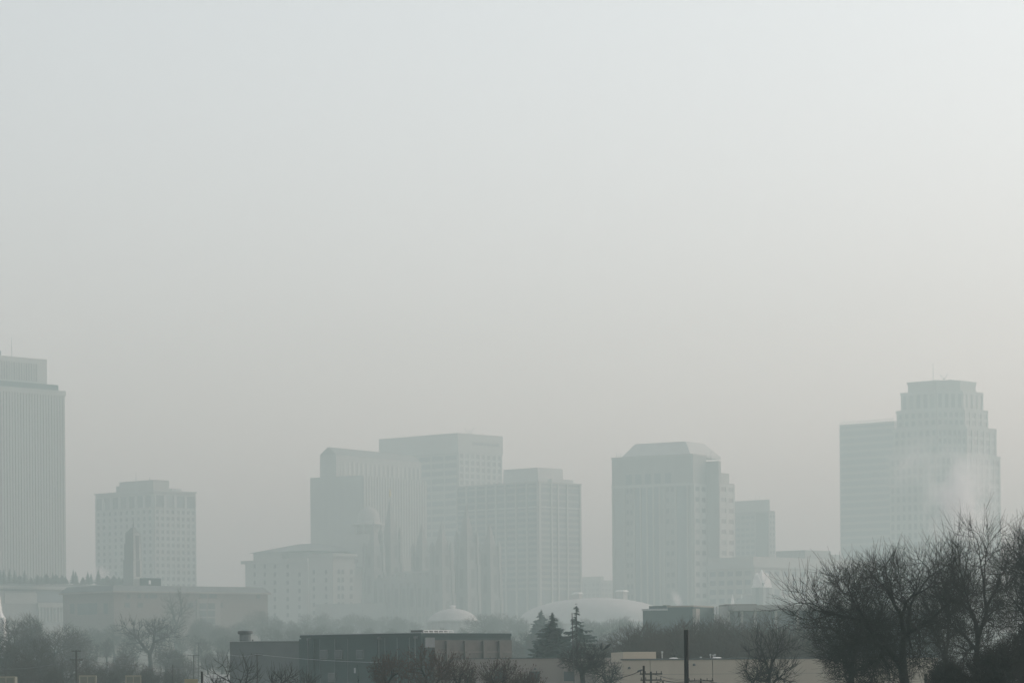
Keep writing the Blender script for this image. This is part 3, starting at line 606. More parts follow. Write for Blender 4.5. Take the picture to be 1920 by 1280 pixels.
b.box('roof_unit', b.L(621, 1190, 3), b.L(649, 1190, 3), 3, 6, H, b.h(1189.5, -12, 3), M['dmetal']); b.box('roof_hatch', b.L(649, 1192, 4), b.L(661, 1192, 4), 4, 6, H, b.h(1190, -12, 4), M['wpaint'])
b.box('roof_unit', b.L(704, 1190, 3), b.L(727, 1190, 3), 3, 7, H, b.h(1189, -6, 3), M['wpaint']); b.box('roof_unit', b.L(727, 1190, 2), b.L(758, 1190, 2), 2, 4, H, b.h(1188.5, -4, 2), M['darkconc'])
b.box('clerestory', b.L(742, 1188, 4), b.L(790, 1188, 4), 4, 8, H, b.h(1184.5, -2, 4), M['metal']); b.box('penthouse', b.L(770, 1183, 5), b.L(791, 1183, 5), 5, 8, b.h(1186, -1, 5), b.h(1179, -1, 5), M['dmetal'])
y0 = b.W(795, 1192, -.4); y1 = b.W(850, 1192, -.4); rl = MB().box(-.45, -.4, y0, y1, H+.4, H+.46).box(-.45, -.4, y0, y1, H+.26, H+.29).build('railing', M['wpaint'], b.root)
me = MB().box(-.03, .03, -.03, .03, H, H+.42).mesh('railing_post', M['wpaint'])
for i in range(7): put('railing_post', me, rl, (-.42, y0+(y1-y0)*i/6, 0))
b = Bld('warehouse', 'plain grey warehouse wall with a capped flue, left of the darker one', 'warehouse', 572, 1200, 410, th=R(14))
l = b.L(431, 1220); b.box('wall', l, 0, 0, 22, 0, b.h(1201), M['slate']); b.box('coping', l-.1, .1, -.1, 22, b.h(1201), b.h(1200), M['metal'])
q = b.L(460, 1195, 3); zf = b.h(1188.5, q, 3)
f = MB().lathe([(.5, b.h(1204)), (.5, zf), (.52, zf+.01)], 16, (q, 3)).build('flue', M['slate'], b.root, False); MB().lathe([(.52, zf), (.66, zf+.06), (.66, zf+.28), (.3, zf+.36)], 16, (q, 3)).build('flue_cap', M['dmetal'], f)
mast(b, 474, 1201, 1198, b.L(474, 1200, 2), 2, .1, 'roof_pipe')
# ------------------------------------------------------------------ tan and taupe block walls in front
b = Bld('tan_building', 'tan stucco flat-roofed building with bright roof skylights and a raised end block', 'building', 1166, 1237, 300, th=R(-3))
xr = b.L(1760, 1240); H = b.h(1237)
npan = [b.L(p, 1250) for p in (1166, 1219, 1336, 1453, 1570, 1687, 1760)]
for i in range(6): MB().box(npan[i]+.02, npan[i+1]-.02, 0, .4, 0, H).build('wall_panel', M['tan'], b.root)
b.box('body', .05, xr-.05, .3, 26, 0, H-.2, M['tan'])
b.box('coping', -.05, xr+.05, -.06, .5, H, H+.09, M['slate'])
b.box('control_joint', .02, xr, -.01, .05, b.h(1264.5), b.h(1263.8), M['taupe'])
e = b.L(1230, 1230, 3); b.box('raised_block', b.L(1168, 1230, 3), e, 3, 12, H-.1, b.h(1221.5, 0, 3), M['tan'])
def sky_(px0, px1, y, hgt):
    x0, x1 = b.L(px0, 1236, y), b.L(px1, 1236, y); cx0 = (x0+x1)/2; r = (x1-x0)/2
    MB().lathe([(r, H-.3), (r, H+.02), (r*.86, H+hgt*.55), (r*.55, H+hgt*.9), (r*.1, H+hgt)], 20, (cx0, y+r), 1, 1, .6).build('skylight', M['wpaint'], b.root, True)
sky_(1253, 1275, 2, .15); sky_(1240, 1254, 5, .06); sky_(1334, 1357, 2, .16); sky_(1392, 1403, 2, .07); sky_(1429, 1441, 2, .08)
for px, r in ((1179, 1251), (1300.5, 1245)):
    x = b.L(px, r); z = b.h(r, x, 0); lm = MB().box(x-.05, x+.05, -.28, .0, z-.03, z+.03).build('wall_lamp', M['dmetal'], b.root); MB().lathe([(.1, z-.08), (.08, z+.03), (.03, z+.07)], 10, (x, -.3)).build('lamp_head', M['dmetal'], lm)
for px, y0 in ((1241.5, 1221), (1314, 1231), (1332, 1226), (1337.5, 1227), (1340.5, 1226)):
    x = b.L(px, 1235, 4); z = b.h(y0, x, 4); v = MB().bar((x, 4, H-.3), (x, 4, z), .03, k=8).build('vent_pipe', M['metal'], b.root); MB().lathe([(.07, z-.06), (.07, z), (.02, z+.03)], 8, (x, 4)).build('vent_cap', M['metal'], v)
b = Bld('taupe_building', 'long taupe rendered wall with dark square windows behind the budding trees', 'building', 850, 1236, 335, th=R(-2))
xr = b.L(1168, 1240); b.box('wall', 0, xr, 0, 16, 0, b.h(1235), M['taupe']); b.box('coping', -.05, xr+.05, -.06, 16, b.h(1235), b.h(1233.6), M['slate'])
for c0 in (928, 992, 1057): win(b, 'L', 0, c0, c0+20, 1258, 1276, fr=M['taupe'])
for px in (1003, 939):
    x = b.L(px, 1253); z = b.h(1253, x, 0); lm = MB().box(x-.06, x+.06, -.3, 0, z-.04, z+.04).build('wall_lamp', M['dmetal'], b.root); MB().lathe([(.11, z-.08), (.08, z+.03), (.03, z+.07)], 10, (x, -.3)).build('lamp_head', M['dmetal'], lm)
# ------------------------------------------------------------------ trees
import numpy as np
def prisms(segs, name, m, k=3):
    """tapered k-sided sticks from an (n, 8) list of p, q, r0, r1 joined in one mesh"""
    a = np.array(segs, dtype=np.float64); p, q, r0, r1 = a[:, 0:3], a[:, 3:6], a[:, 6:7], a[:, 7:8]
    d = q-p; d /= np.linalg.norm(d, axis=1, keepdims=True)+1e-9
    ref = np.where(np.abs(d[:, 2:3]) < .9, np.array([[0, 0, 1.]]), np.array([[1., 0, 0]]))
    u = np.cross(d, ref); u /= np.linalg.norm(u, axis=1, keepdims=True); v = np.cross(d, u)
    n = len(a); V = np.empty((n, 2*k, 3))
    for i in range(k):
        t = 2*math.pi*i/k; o = u*math.cos(t)+v*math.sin(t); V[:, i] = p+o*r0; V[:, k+i] = q+o*r1
    base = np.arange(n)[:, None, None]*2*k
    fq = np.array([[i, (i+1) % k, k+(i+1) % k, k+i] for i in range(k)])[None]
    Fq = (base+fq).reshape(-1, 4)
    me = bpy.data.meshes.new(name); V = V.reshape(-1, 3); me.vertices.add(len(V)); me.vertices.foreach_set('co', V.ravel())
    me.loops.add(Fq.size); me.loops.foreach_set('vertex_index', Fq.ravel().astype(np.int32))
    me.polygons.add(len(Fq)); me.polygons.foreach_set('loop_start', np.arange(0, Fq.size, 4, dtype=np.int32)); me.polygons.foreach_set('loop_total', np.full(len(Fq), 4, dtype=np.int32))
    me.update(calc_edges=True); me.materials.append(m); return me
def branch_out(seed, fork, cen, ax, ay, az, N, rmin, tw, twn=3, lump=.4, inner=.3, up=.35, vase=.35):
    """skeleton of a bare tree: twig ends are strewn through a lumpy ellipsoid and limbs fork again and again to reach them"""
    g = np.random.default_rng(seed); rng = random.Random(seed)
    d = g.normal(size=(N, 3)); d /= np.linalg.norm(d, axis=1, keepdims=True)
    ld = g.normal(size=(14, 3)); ld /= np.linalg.norm(ld, axis=1, keepdims=True); la = g.uniform(-lump, lump*.6, 14)
    sc_ = 1+np.sum(la[None]*np.clip((d @ ld.T-.55)/.45, 0, 1), axis=1)
    rad = g.uniform(inner**2.2, 1, N)**(1/2.2)*sc_*np.exp(g.normal(0, .065, N))
    pts = np.array(cen)+d*rad[:, None]*np.array((ax, ay, az))
    hz_ = np.clip((pts[:, 2:3]-(cen[2]-az))/(1.5*az), 0, 1); pts[:, :2] = np.array(cen)[:2]+(pts[:, :2]-np.array(cen)[:2])*(1-vase+vase*1.15*hz_)
    pts = pts[pts[:, 2] > fork[2]-az*.25]
    limbs, twigs, tips = [], [], []; big = max(12, N/60)
    def seg(p, q, r0, r1, n): (limbs if n > big else twigs).append((*p, *q, r0, r1))
    stack = [(pts, np.array(fork, float), np.array((0, 0, 1.)), rmin*len(pts)**.44)]
    while stack:
        P_, pos, din, rp = stack.pop(); n = len(P_)
        if n <= 2:
            for p in P_:
                v = p-pos; L_ = np.linalg.norm(v)+1e-6; mid = pos+v*.5+g.normal(size=3)*L_*.05-np.array((0, 0, L_*.05))
                seg(pos, mid, rmin*1.35, rmin*1.1, 0); seg(mid, p, rmin*1.1, rmin*.7, 0); dv = v/L_
                tips.append(p)
                for _ in range(twn):
                    f = g.uniform(.2, 1); s = pos+(mid-pos)*f*2 if f < .5 else mid+(p-mid)*(f*2-1)
                    e = dv+g.normal(size=3)*.42+np.array((0, 0, up)); e /= np.linalg.norm(e); l_ = tw*g.uniform(.45, 1.15)
                    m = s+e*l_*.5; e2 = e+g.normal(size=3)*.16+np.array((0, 0, .12)); q = m+e2*l_*.5
                    seg(s, m, rmin*.95, rmin*.8, 0); seg(m, q, rmin*.8, rmin*.55, 0); tips.append(q)
            continue
        c = P_.mean(0); v = c-pos; L_ = np.linalg.norm(v); f = rng.uniform(.24, .42)
        nxt = pos+v*f*.72+din*L_*f*.28+g.normal(size=3)*L_*.035
        r = rmin*n**.44; r0 = min(rp, r*1.25); mid = (pos+nxt)/2+g.normal(size=3)*L_*.012
        seg(pos, mid, r0, (r0+r)/2, n); seg(mid, nxt, (r0+r)/2, r, n)
        din2 = nxt-pos; din2 /= np.linalg.norm(din2)+1e-9
        q = P_-c; w_, V_ = np.linalg.eigh(q.T @ q); a_ = V_[:, 2]*1.0+g.normal(size=3)*.25; o = np.argsort(q @ a_); k = max(1, min(n-1, int(n*rng.uniform(.3, .7))))
        stack.append((P_[o[:k]], nxt, din2, r)); stack.append((P_[o[k:]], nxt, din2, r))
    return limbs, twigs, tips, rmin*len(pts)**.44
def tree_meshes(seed, fork, cen, ax, ay, az, N, rmin, tw, bark='bark', twig='twig', buds=0, **k):
    limbs, twigs, tips, rt_ = branch_out(seed, fork, cen, ax, ay, az, N, rmin, tw, **k)
    g = random.Random(seed); fx, fy, fz = fork; n = 6; prev = (0, 0, 0); tr = []
    for i in range(1, n+1):
        f = i/n; q = (fx*f**1.6+(g.gauss(0, .03) if i < n else 0), fy*f+(g.gauss(0, .03) if i < n else 0), fz*f); tr.append((*prev, *q, rt_*(1.55-.5*(i-1)/n), rt_*(1.55-.5*f))); prev = q
    bm_ = None
    if buds:
        B = MB()
        for p in tips:
            if g.random() < buds:
                s = g.uniform(.018, .035); z = g.uniform(.04, .075); x, y, zz = p
                B.raw([(x, y, zz-z*.5), (x+s, y, zz+z*.2), (x-s*.5, y+s*.8, zz+z*.2), (x-s*.5, y-s*.8, zz+z*.2), (x, y, zz+z)], [(0, 2, 1), (0, 3, 2), (0, 1, 3), (1, 2, 4), (2, 3, 4), (3, 1, 4)])
        bm_ = B.mesh('seed_clusters', M['bud'])
    return prisms(tr+limbs, 'trunk', M[bark], 5), prisms(twigs, 'crown', M[twig], 3), bm_
def top_h(px, py, D): D = ND(D); return P(px, py, D).z-G(D)+.15
def plant(meshes, px, D, label, h, h0, rz=0, group=None, name='bare_tree', cat='tree', sx=1.0, py=1230):
    D = ND(D); p = P(px, py, D); s = h/h0
    t = thing(name, label, cat, (p.x, D, G(D)-.15), 0, group); t.rotation_euler[2] = rz; t.scale = (s*sx, s*sx, s)
    put('trunk', meshes[0], t); put('crown', meshes[1], t)
    if meshes[2]: put('seed_clusters', meshes[2], t)['kind'] = 'stuff'
    return t
def near_tree(seed, px, fpy, tpy, l, r, D, label, N=3000, rmin=.006, tw=.5, group=None, name='bare_tree', cat='tree', **k):
    """tree built at its own size: trunk at column px forking at row fpy, crown between columns l and r up to row tpy"""
    D = ND(D); base = P(px, 1270, D); base.z = G(D)-.15; fk = P(px, fpy, D)-base; top = P((l+r)/2, tpy, D)-base
    hw = (r-l)/2/F*D; az = (top.z-fk.z)*.5; cen = (P((l+r)/2, tpy, D).x-base.x, 0, fk.z+az*1.0)
    ms = tree_meshes(seed, tuple(fk), cen, hw, hw*.85, az, N, rmin, tw, **k)
    t = thing(name, label, cat, base, 0, group); put('trunk', ms[0], t); put('crown', ms[1], t)
    if ms[2]: put('seed_clusters', ms[2], t)['kind'] = 'stuff'
# prototypes for the middle distance, 14 m tall
PROT = [tree_meshes(s, (g1, .2, fk), (0, 0, cz), ax, ax*.95, az, 1500, .014, .95, bark='barkb', twig='twigb') for s, g1, fk, cz, ax, az in ((11, .3, 2.8, 8.6, 5.0, 5.6), (23, -.3, 3.6, 9.0, 4.4, 5.2), (37, .2, 2.2, 8.0, 5.6, 6.0), (41, 0, 3.0, 8.8, 4.0, 5.4))]
rt = random.Random(5)
def band(lst, label, group, prot=PROT, sx=(.9, 1.2), own={}):
    lb0, gr0 = label, group
    for i, (px, py, D) in enumerate(lst):
        label, group = (own[px], None) if px in own else (lb0, gr0)
        plant(prot[(i*3+i//4) % len(prot)], px, D, label, top_h(px, py, D), 14.3, rt.uniform(0, 6.28), group, sx=rt.uniform(*sx))
# the row behind the tan building
band([(1185, 1162, 380), (1212, 1154, 410), (1242, 1152, 390), (1268, 1154, 370), (1300, 1159, 430), (1330, 1154, 390), (1362, 1144, 420), (1395, 1132, 450), (1425, 1152, 410), (1455, 1166, 390), (1490, 1159, 430), (1225, 1179, 345), (1320, 1174, 345), (1385, 1174, 345), (1440, 1184, 345), (1520, 1174, 410), (1560, 1174, 430), (1200, 1176, 360), (1256, 1172, 370), (1284, 1174, 360), (1346, 1168, 380), (1410, 1166, 370), (1470, 1176, 360), (1505, 1184, 370)],
     'brownish leafless tree in the row behind the tan stucco building', 'bare trees behind the tan building', sx=(1.0, 1.3), own={1395: 'tallest brownish bare tree, its top crossing the pale fascia of the glazed building', 1185: 'brownish bare tree at the left end of the row behind the tan building'})
# left bank
band([(20, 1152, 560), (58, 1140, 600), (98, 1160, 560), (135, 1172, 600), (8, 1185, 500), (72, 1190, 480), (45, 1215, 440), (120, 1215, 470)], 'dense leafless tree in the clump at the left of the brick building', 'bare trees in the left clump', sx=(1.0, 1.35), own={58: 'tallest bare tree of the left clump, rising before the terraced hall', 135: 'outermost bare tree of the left clump, beside the tall utility pole'})
band([(165, 1198, 640), (200, 1190, 680), (185, 1225, 520), (225, 1222, 540), (312, 1205, 600), (340, 1185, 760), (365, 1170, 820), (395, 1160, 860), (425, 1165, 840), (455, 1158, 880), (490, 1140, 900), (520, 1150, 900), (548, 1158, 920), (352, 1225, 560), (390, 1220, 620), (415, 1215, 600), (245, 1238, 470), (275, 1240, 460), (300, 1242, 480), (325, 1245, 470), (205, 1248, 440), (160, 1245, 430), (95, 1245, 420), (30, 1240, 430), (150, 1178, 760), (180, 1172, 800), (215, 1165, 780), (248, 1172, 760), (300, 1160, 800), (380, 1185, 700), (420, 1188, 720), (455, 1185, 740), (235, 1200, 640), (335, 1212, 600), (440, 1175, 800), (375, 1155, 860), (410, 1172, 800)],
     'misty leafless tree in front of the long brick building', 'bare trees before the brick building', sx=(1.0, 1.3))
near_tree(301, 282, 1240, 1140, 205, 360, 640, 'large spreading bare tree with thick forked limbs before the brick building', N=330, rmin=.03, tw=1.1)
near_tree(305, 330, 1215, 1098, 290, 372, 820, 'slimmer upright bare tree rising against the roof of the brick building', N=330, rmin=.03, tw=1.2)
# park trees below the church
band([(575, 1148, 1000), (605, 1142, 1040), (632, 1150, 1010), (660, 1146, 1060), (690, 1150, 1020), (720, 1152, 1050), (748, 1150, 1000), (775, 1156, 1020), (560, 1165, 820), (600, 1168, 800), (645, 1170, 820), (690, 1172, 800), (735, 1172, 820), (780, 1175, 800), (515, 1172, 760), (545, 1178, 740), (585, 1180, 740), (625, 1182, 720), (665, 1182, 740)], 'faint leafless tree in the mist below the battlemented church', 'park trees below the church', sx=(1.1, 1.5))
band([(905, 1148, 880), (928, 1146, 900), (955, 1142, 920), (978, 1158, 880), (1120, 1160, 760), (1148, 1155, 780), (1172, 1150, 820), (1120, 1178, 560), (1145, 1185, 560), (1040, 1150, 900), (1098, 1156, 860), (870, 1172, 840), (830, 1172, 860), (905, 1175, 700), (948, 1178, 720), (985, 1180, 640), (1010, 1185, 620), (1130, 1195, 520), (1100, 1190, 560), (965, 1192, 600)], 'soft grey leafless tree beneath the long domed hall', 'bare trees beneath the domed hall', sx=(1.0, 1.4))
plant(PROT[2], 868, 430, 'leafless tree against the brick side wall of the dark warehouse', top_h(868, 1180, 430), 14.3, 1.2, sx=.9)
# dark round tree before the taupe wall
near_tree(501, 1093, 1275, 1203, 1034, 1164, 270, 'dark dense round-headed bare tree in front of the taupe wall', N=560, rmin=.009, tw=.4)
near_tree(503, 1140, 1300, 1232, 1100, 1180, 280, 'low dark bare tree beside the left end of the tan building', N=300, rmin=.008, tw=.4)
# upright multi-stemmed tree before the tan wall
near_tree(601, 1443, 1325, 1166, 1375, 1512, 185, 'upright many-stemmed bare tree in front of the tan building', N=330, rmin=.0065, tw=.5, up=.7)
near_tree(607, 1412, 1295, 1232, 1375, 1455, 190, 'short spreading bare sapling at the foot of the upright tree', N=170, rmin=.006, tw=.4)
# big dark trees on the right
near_tree(701, 1702, 1305, 1005, 1482, 1835, 135, 'big dark bare tree fanning out low and wide before the tiered tower', N=2700, rmin=.0046, tw=.6, up=.5, vase=.45)
near_tree(709, 1825, 1285, 985, 1712, 1925, 140, 'tall dark bare tree with steep limbs right of the wide-fanning one', N=1300, rmin=.0046, tw=.6, up=.6, vase=.3)
near_tree(719, 1942, 1275, 932, 1848, 2036, 146, 'tallest dark bare tree, cut off by the right edge', N=2500, rmin=.0046, tw=.6, up=.6, vase=.3)
near_tree(727, 1592, 1320, 1110, 1492, 1720, 150, 'lower dark bare tree reaching left in front of the tan building', N=1600, rmin=.0046, tw=.6, vase=.4)
near_tree(733, 1768, 1290, 1010, 1690, 1850, 158, 'fine-twigged dark tree filling the gap behind the two biggest bare trees', N=520, rmin=.005, tw=.6, up=.5)
for px, py, l, r, D, s, lb in ((1862, 1188, 1800, 1930, 118, 801, 'dense dark twiggy bush under the tall bare trees'), (1925, 1165, 1870, 1990, 121, 807, 'tall dark thicket bush at the right edge'), (1778, 1238, 1738, 1815, 124, 811, 'small dark bush between the two big bare trunks')):
    near_tree(s, px, 1330, py, l, r, D, lb, N=1500, rmin=.006, tw=.3, name='bush', cat='bush', inner=.2)
# brown budding trees low in front
for s, px, py, l, r, lb, D in ((901, 722, 1212, 690, 758, 'bare tree thick with brown seed clusters, left of its taller twin', 220), (907, 800, 1198, 748, 862, 'taller bare tree thick with brown seed clusters before the dark warehouse', 216), (911, 862, 1232, 835, 895, 'shorter bare tree with brown seed clusters right of the tallest one', 222), (917, 932, 1230, 896, 968, 'bare tree with brown seed clusters before the taupe wall', 220), (919, 985, 1254, 958, 1012, 'small low budding tree below the taupe wall window', 218)):
    near_tree(s, px, 1320, py, l-12, r+12, D, lb, N=330, rmin=.007, tw=.4, twig='twigr', buds=.5, up=.6)
for s, px, py, l, r, lb, D in ((951, 447, 1216, 400, 498, 'thin open bare tree before the grey warehouse wall', 220), (957, 518, 1236, 492, 560, 'shorter thin bare tree right of the open one, before the grey wall', 220), (961, 572, 1254, 548, 602, 'lowest thin bare tree at the corner of the grey warehouse wall', 222), (967, 402, 1256, 380, 428, 'small thin bare tree beside the white trailer', 226)):
    near_tree(s, px, 1325, py, l-12, r+12, D, lb, N=75, rmin=.010, tw=.55, twn=2, up=.6)
# ------------------------------------------------------------------ conifers
def conifer_meshes(seed, h, wid, tiers, dense=1.0, gap=False):
    rng = random.Random(seed); tr = MB(); tr.bar((0, 0, 0), (0, 0, h*.97), h*.016, h*.003, 8); B = MB()
    for i in range(tiers):
        f = i/(tiers-1); z00 = h*(.1+.88*f); L0 = wid*(1-f)**.95*rng.uniform(.8, 1.08)+.06
        if gap: L0 *= rng.choice((.6, 1, 1.12))
        nb = max(5, int((11-5*f)*dense))
        for j in range(nb):
            az = rng.uniform(0, 6.283); z = min(h*.99, z00+rng.uniform(-.5, .5)*h/tiers*1.6); L1 = L0*rng.uniform(.6, 1.05); dr = L1*rng.uniform(.2, .45)
            tip = Vector((math.cos(az)*L1, math.sin(az)*L1, z-dr+L1*.12)); st = Vector((0, 0, z)); mid = st.lerp(tip, .55)-Vector((0, 0, dr*.35))
            tr.bar(st, mid, .03, .02, 3); tr.bar(mid, tip, .02, .008, 3)
            nn = max(5, int(L1*9*dense))
            for k in range(nn):
                t = (k+.5)/nn; c = st.lerp(mid, t*2) if t < .5 else mid.lerp(tip, t*2-1)
                for sgn in (-1, 1):
                    s = min(.55 if not gap else .42, .1+L1*.36)*(1.1-t*.6)*rng.uniform(.7, 1.2); a2 = az+sgn*rng.uniform(.5, 1.2)
                    e = c+Vector((math.cos(a2)*s, math.sin(a2)*s, -s*rng.uniform(.15, 1.1 if gap else .75))); w_ = Vector((math.cos(az), math.sin(az), .1))*s*.42
                    B.raw([c-w_, c+w_, e+w_*.3, e-w_*.3], [(0, 1, 2, 3)])
    if not gap:      # the shaded needle mass close to the stem
        B.lathe([(max(.05, wid*.5*(1-f)*rng.uniform(.85, 1.1)), h*(.08+.88*f)) for f in [k/26 for k in range(27)]], 14)
    return tr.mesh('trunk', M['bark']), B.mesh('foliage', M['needle'])
def plantc(ms, px, D, label, h, h0, rz=0, group=None, dz=0, sx=1.0, zbase=None):
    D = ND(D); p = P(px, 1200, D); t = thing('conifer', label, 'tree', (p.x, D, (G(D)-.15 if zbase is None else zbase)), rz, group); s = h/h0; t.scale = (s*sx, s*sx, s)
    put('trunk', ms[0], t); put('foliage', ms[1], t)
c1 = conifer_meshes(31, 14, 5.0, 52, 1.7); c2 = conifer_meshes(37, 14, 5.6, 30, .8, True); c3 = conifer_meshes(43, 10, 2.9, 18, 1.0)
plantc(c1, 1036, 420, 'dense dark conical spruce behind the taupe wall', top_h(1034, 1146, 420), 14, .3, sx=1.6)
plantc(c2, 1081, 410, 'sparse ragged spruce with drooping open boughs behind the taupe wall', top_h(1081, 1129, 410), 14, 1.1, sx=1.4)
plantc(c1, 1015, 640, 'hazy blunt evergreen left behind the dense dark spruce', top_h(1015, 1141, 640), 14, 2.3, sx=1.5)
plantc(c3, 671, 160, 'small dark evergreen at the foot of the budding trees', top_h(671, 1264, 160), 10, .5, sx=.42)
rc = random.Random(77)
zr = hall.base+hall.h(1094, 0, hall.W(60, 1096))
for i in range(27):
    px = -8+i*9.6+rc.uniform(-3, 3); D = 1196+(px+120)*.05+(px/470)*40+rc.uniform(4, 14); tall = rc.random() < .3
    hh = rc.uniform(4.6, 7.0) if tall else rc.uniform(3.0, 4.4)
    plantc(c3 if tall else c1, px, D, ('small pointed evergreen standing up from the roof planting of the terraced hall' if tall else 'low broad dark evergreen along the roof edge of the terraced hall'), hh, 10 if tall else 14, rc.uniform(0, 6), ('pointed roof trees of the terraced hall' if tall else 'broad roof trees of the terraced hall'), sx=rc.uniform(1.0, 1.4) if tall else rc.uniform(1.6, 2.2), zbase=zr-.3)
# ------------------------------------------------------------------ poles, wires, trailers, birds
def pole(px, py, D, label, r, arms=(), m='wood', cap=False, lean=0.0, name='utility_pole', r1=None):
    k_ = ND(D)/D; D = ND(D); r *= k_; r1 = r1*k_ if r1 else None
    p = P(px, py, D); zb = G(D)-.3; h = p.z-zb; t = thing(name, label, 'pole', (p.x-lean, D, zb))
    MB().bar((0, 0, 0), (lean, 0, h), r, r1 or r*.8, 12).build('post', M[m], t)
    for (pya, half, yaw) in arms:
        half *= k_
        z = P(px, pya, D).z-zb; ta = .042*k_; a = MB().box(-half, half, -ta, ta, z-ta, z+ta).build('crossarm', M[m], t); a.rotation_euler[2] = yaw; a.location = (lean*z/h, -r, 0)
        for q in (-.92, -.5, .5, .92):
            MB().bar((half*q, 0, z+ta), (half*q, 0, z+ta+.14*k_), .035*k_, .025*k_, 8).build('insulator', M['dmetal'], a)
        if len(arms) > 1 and pya == arms[-1][0]:
            for s_ in (-1, 1): MB().bar((s_*half*.6, 0, z-.05), (0, 0, z-.7), .025).build('brace', M['dmetal'], a)
    return t
pole(1286.5, 1180, 140, 'thick black bare pole standing in front of the tan building', .115, m='black', r1=.11)
pole(1207, 1247, 150, 'short grey wooden pole with a guy wire by the tan building', .075)
pole(1220.5, 1258, 190, 'wooden pole with two crossarms close behind the short grey pole', .08, ((1262.5, .72, .1), (1274, .68, .1)))
pole(1314, 1271, 200, 'wooden pole whose single crossarm shows right of the thick black pole', .07, ((1275.5, .85, .1),))
pole(143, 1218, 330, 'tall wooden utility pole with a short crossarm beside the left trees', .13, ((1220, .5, .1), (1236, .7, .1)))
pole(117, 1240, 520, 'fainter utility pole left of the tall one in the misty trees', .13, ((1242, .8, .2),))
pole(372, 1203, 620, 'hazy thin utility pole with crossarm before the misty trees', .13, ((1205, .6, .1),))
pole(363, 1227, 480, 'grey utility pole with a wide crossarm left of the grey warehouse wall', .11, ((1228, .95, .1),))
pole(482, 1224, 300, 'slender utility pole with crossarm against the grey warehouse wall', .07, ((1227.5, .6, .2),))
pole(378.5, 1258, 175, 'short stout black post by the white trailer', .065, m='black', r1=.065)
pole(324, 1245, 330, 'plain dark post beside the left misty trees', .06, m='wood')
pole(1072.5, 1148, 250, 'tall thin leaning mast in front of the sparse spruce', .07, m='dmetal', lean=-.15, name='light_mast', r1=.035)
pole(1736, 1262, 160, 'stubby wooden post between the trunks of the big bare trees', .11)
t = pole(1243, 1276, 142, 'pole top with a dark bell insulator carrying the wire', .05, m='black')
z = P(1243, 1276, 142).z-G(142)+.3
MB().lathe([(.06, z-.12), (.09, z-.05), (.085, z), (.05, z+.03), (.09, z+.07), (.085, z+.1)], 12).build('insulator', M['black'], t); MB().raw([(.02, -.03, z+.1), (.1, -.02, z+.12), (.1, .02, z+.12), (.02, .03, z+.1), (.06, 0, z+.07)], [(0, 1, 2, 3), (0, 4, 1), (1, 4, 2), (2, 4, 3), (3, 4, 0)]).build('wire_clip', M['black'], t)
def wire(pts, label, r, sag=.15, m='black'):
    q = [P(a[0], a[1], ND(a[2])) for a in pts]; mb = MB()
    for a, b_ in zip(q, q[1:]):
        prev = a
        for i in range(1, 9):
            f = i/8; c = a.lerp(b_, f); c.z -= sag*4*f*(1-f); mb.bar(prev, c, r); prev = c
    tag(mb.build('power_line', M[m]), label, 'wire')
wire(((1222, 1280, 142), (1243, 1274.5, 141.9), (1286, 1277.5, 139.8), (1560, 1283, 139)), 'black wire running from the bell insulator past the thick black pole', .012, .03)
wire(((1207, 1254, 149.9), (1150, 1272, 165)), 'thin guy wire slanting down from the short grey pole', .012, .05)
wire(((430, 1226.5, 299), (482, 1226, 299.8), (715, 1241, 300)), 'pale cable strung across the front of the warehouses', .018, .1, 'metal')
wire(((-10, 1252, 421), (143, 1234, 329.8), (372, 1251, 421)), 'faint cable through the left misty trees', .02, .3, 'dmetal')
p = P(1201, 1255.5, 151); tag(MB().lathe([(.02, -.14), (.045, -.08), (.045, .08), (.02, .14)], 8).build('wire_damper', M['dmetal']), 'small dark strain insulator on the guy wire', 'insulator')
o = bpy.data.objects['wire_damper']; o.location = (P(1200, 1256.3, 151).x, 151.2, P(1200, 1256.3, 151).z); o.rotation_euler = (0, R(72), 0)
wire(((1220, 1261.5, 189.8), (1314, 1272, 199.8), (1420, 1283, 205)), 'upper thin wire strung between the two crossarmed poles by the tan building', .008, .12)
wire(((1226, 1262.5, 189.8), (1320, 1274, 199.8), (1440, 1286, 205)), 'lower thin wire strung between the two crossarmed poles by the tan building', .008, .16)
wire(((143, 1220, 329.8), (363, 1229, 479.8), (482, 1228, 299.8)), 'faint cable slung from the tall utility pole to the warehouse pole', .014, .5, 'dmetal')
def trailer(px0, px1, py, D, label, frame, panel):
    D = ND(D); a, b_ = P(px0, py, D), P(px1, py, D); wd = (b_.x-a.x); zb = G(D); h = a.z-zb; t = thing('box_trailer', label, 'trailer', ((a.x+b_.x)/2, D, zb), .12, 'box trailers parked at the left')
    w2 = wd/2; ln = 6
    MB().box(-w2+.06, w2-.06, .06, ln, .9, h-.05).build('cargo_box', M[panel], t)
    fr = MB().box(-w2, w2, 0, .08, h-.14, h).box(-w2, -w2+.12, 0, .08, .8, h-.14).box(w2-.12, w2, 0, .08, .8, h-.14).box(-.05, .05, 0, .08, .92, h-.14).box(-w2, w2, 0, .08, .8, .92).build('door_frame', M[frame], t)
    MB().box(-w2*.9, w2*.9, .5, ln-.3, .6, .9).build('chassis', M['dmetal'], t)
    for sx in (-1, 1):
        w_ = MB(); 
        w_.bar((sx*w2*.9-.14*sx, 1.4, .45), (sx*w2*.9+.1*sx, 1.4, .45), .45, .45, 16); wh = w_.build('wheel', M['black'], t)
    MB().bar((0, ln, .75), (0, ln+1.4, .7), .06).build('drawbar', M['dmetal'], t)
trailer(-6, 28, 1267, 415, 'cream-framed box trailer under the clump of bare trees at the left', 'cream', 'olive')
trailer(148, 180, 1265, 415, 'cream-framed box trailer right of the tall utility pole', 'cream', 'olive')
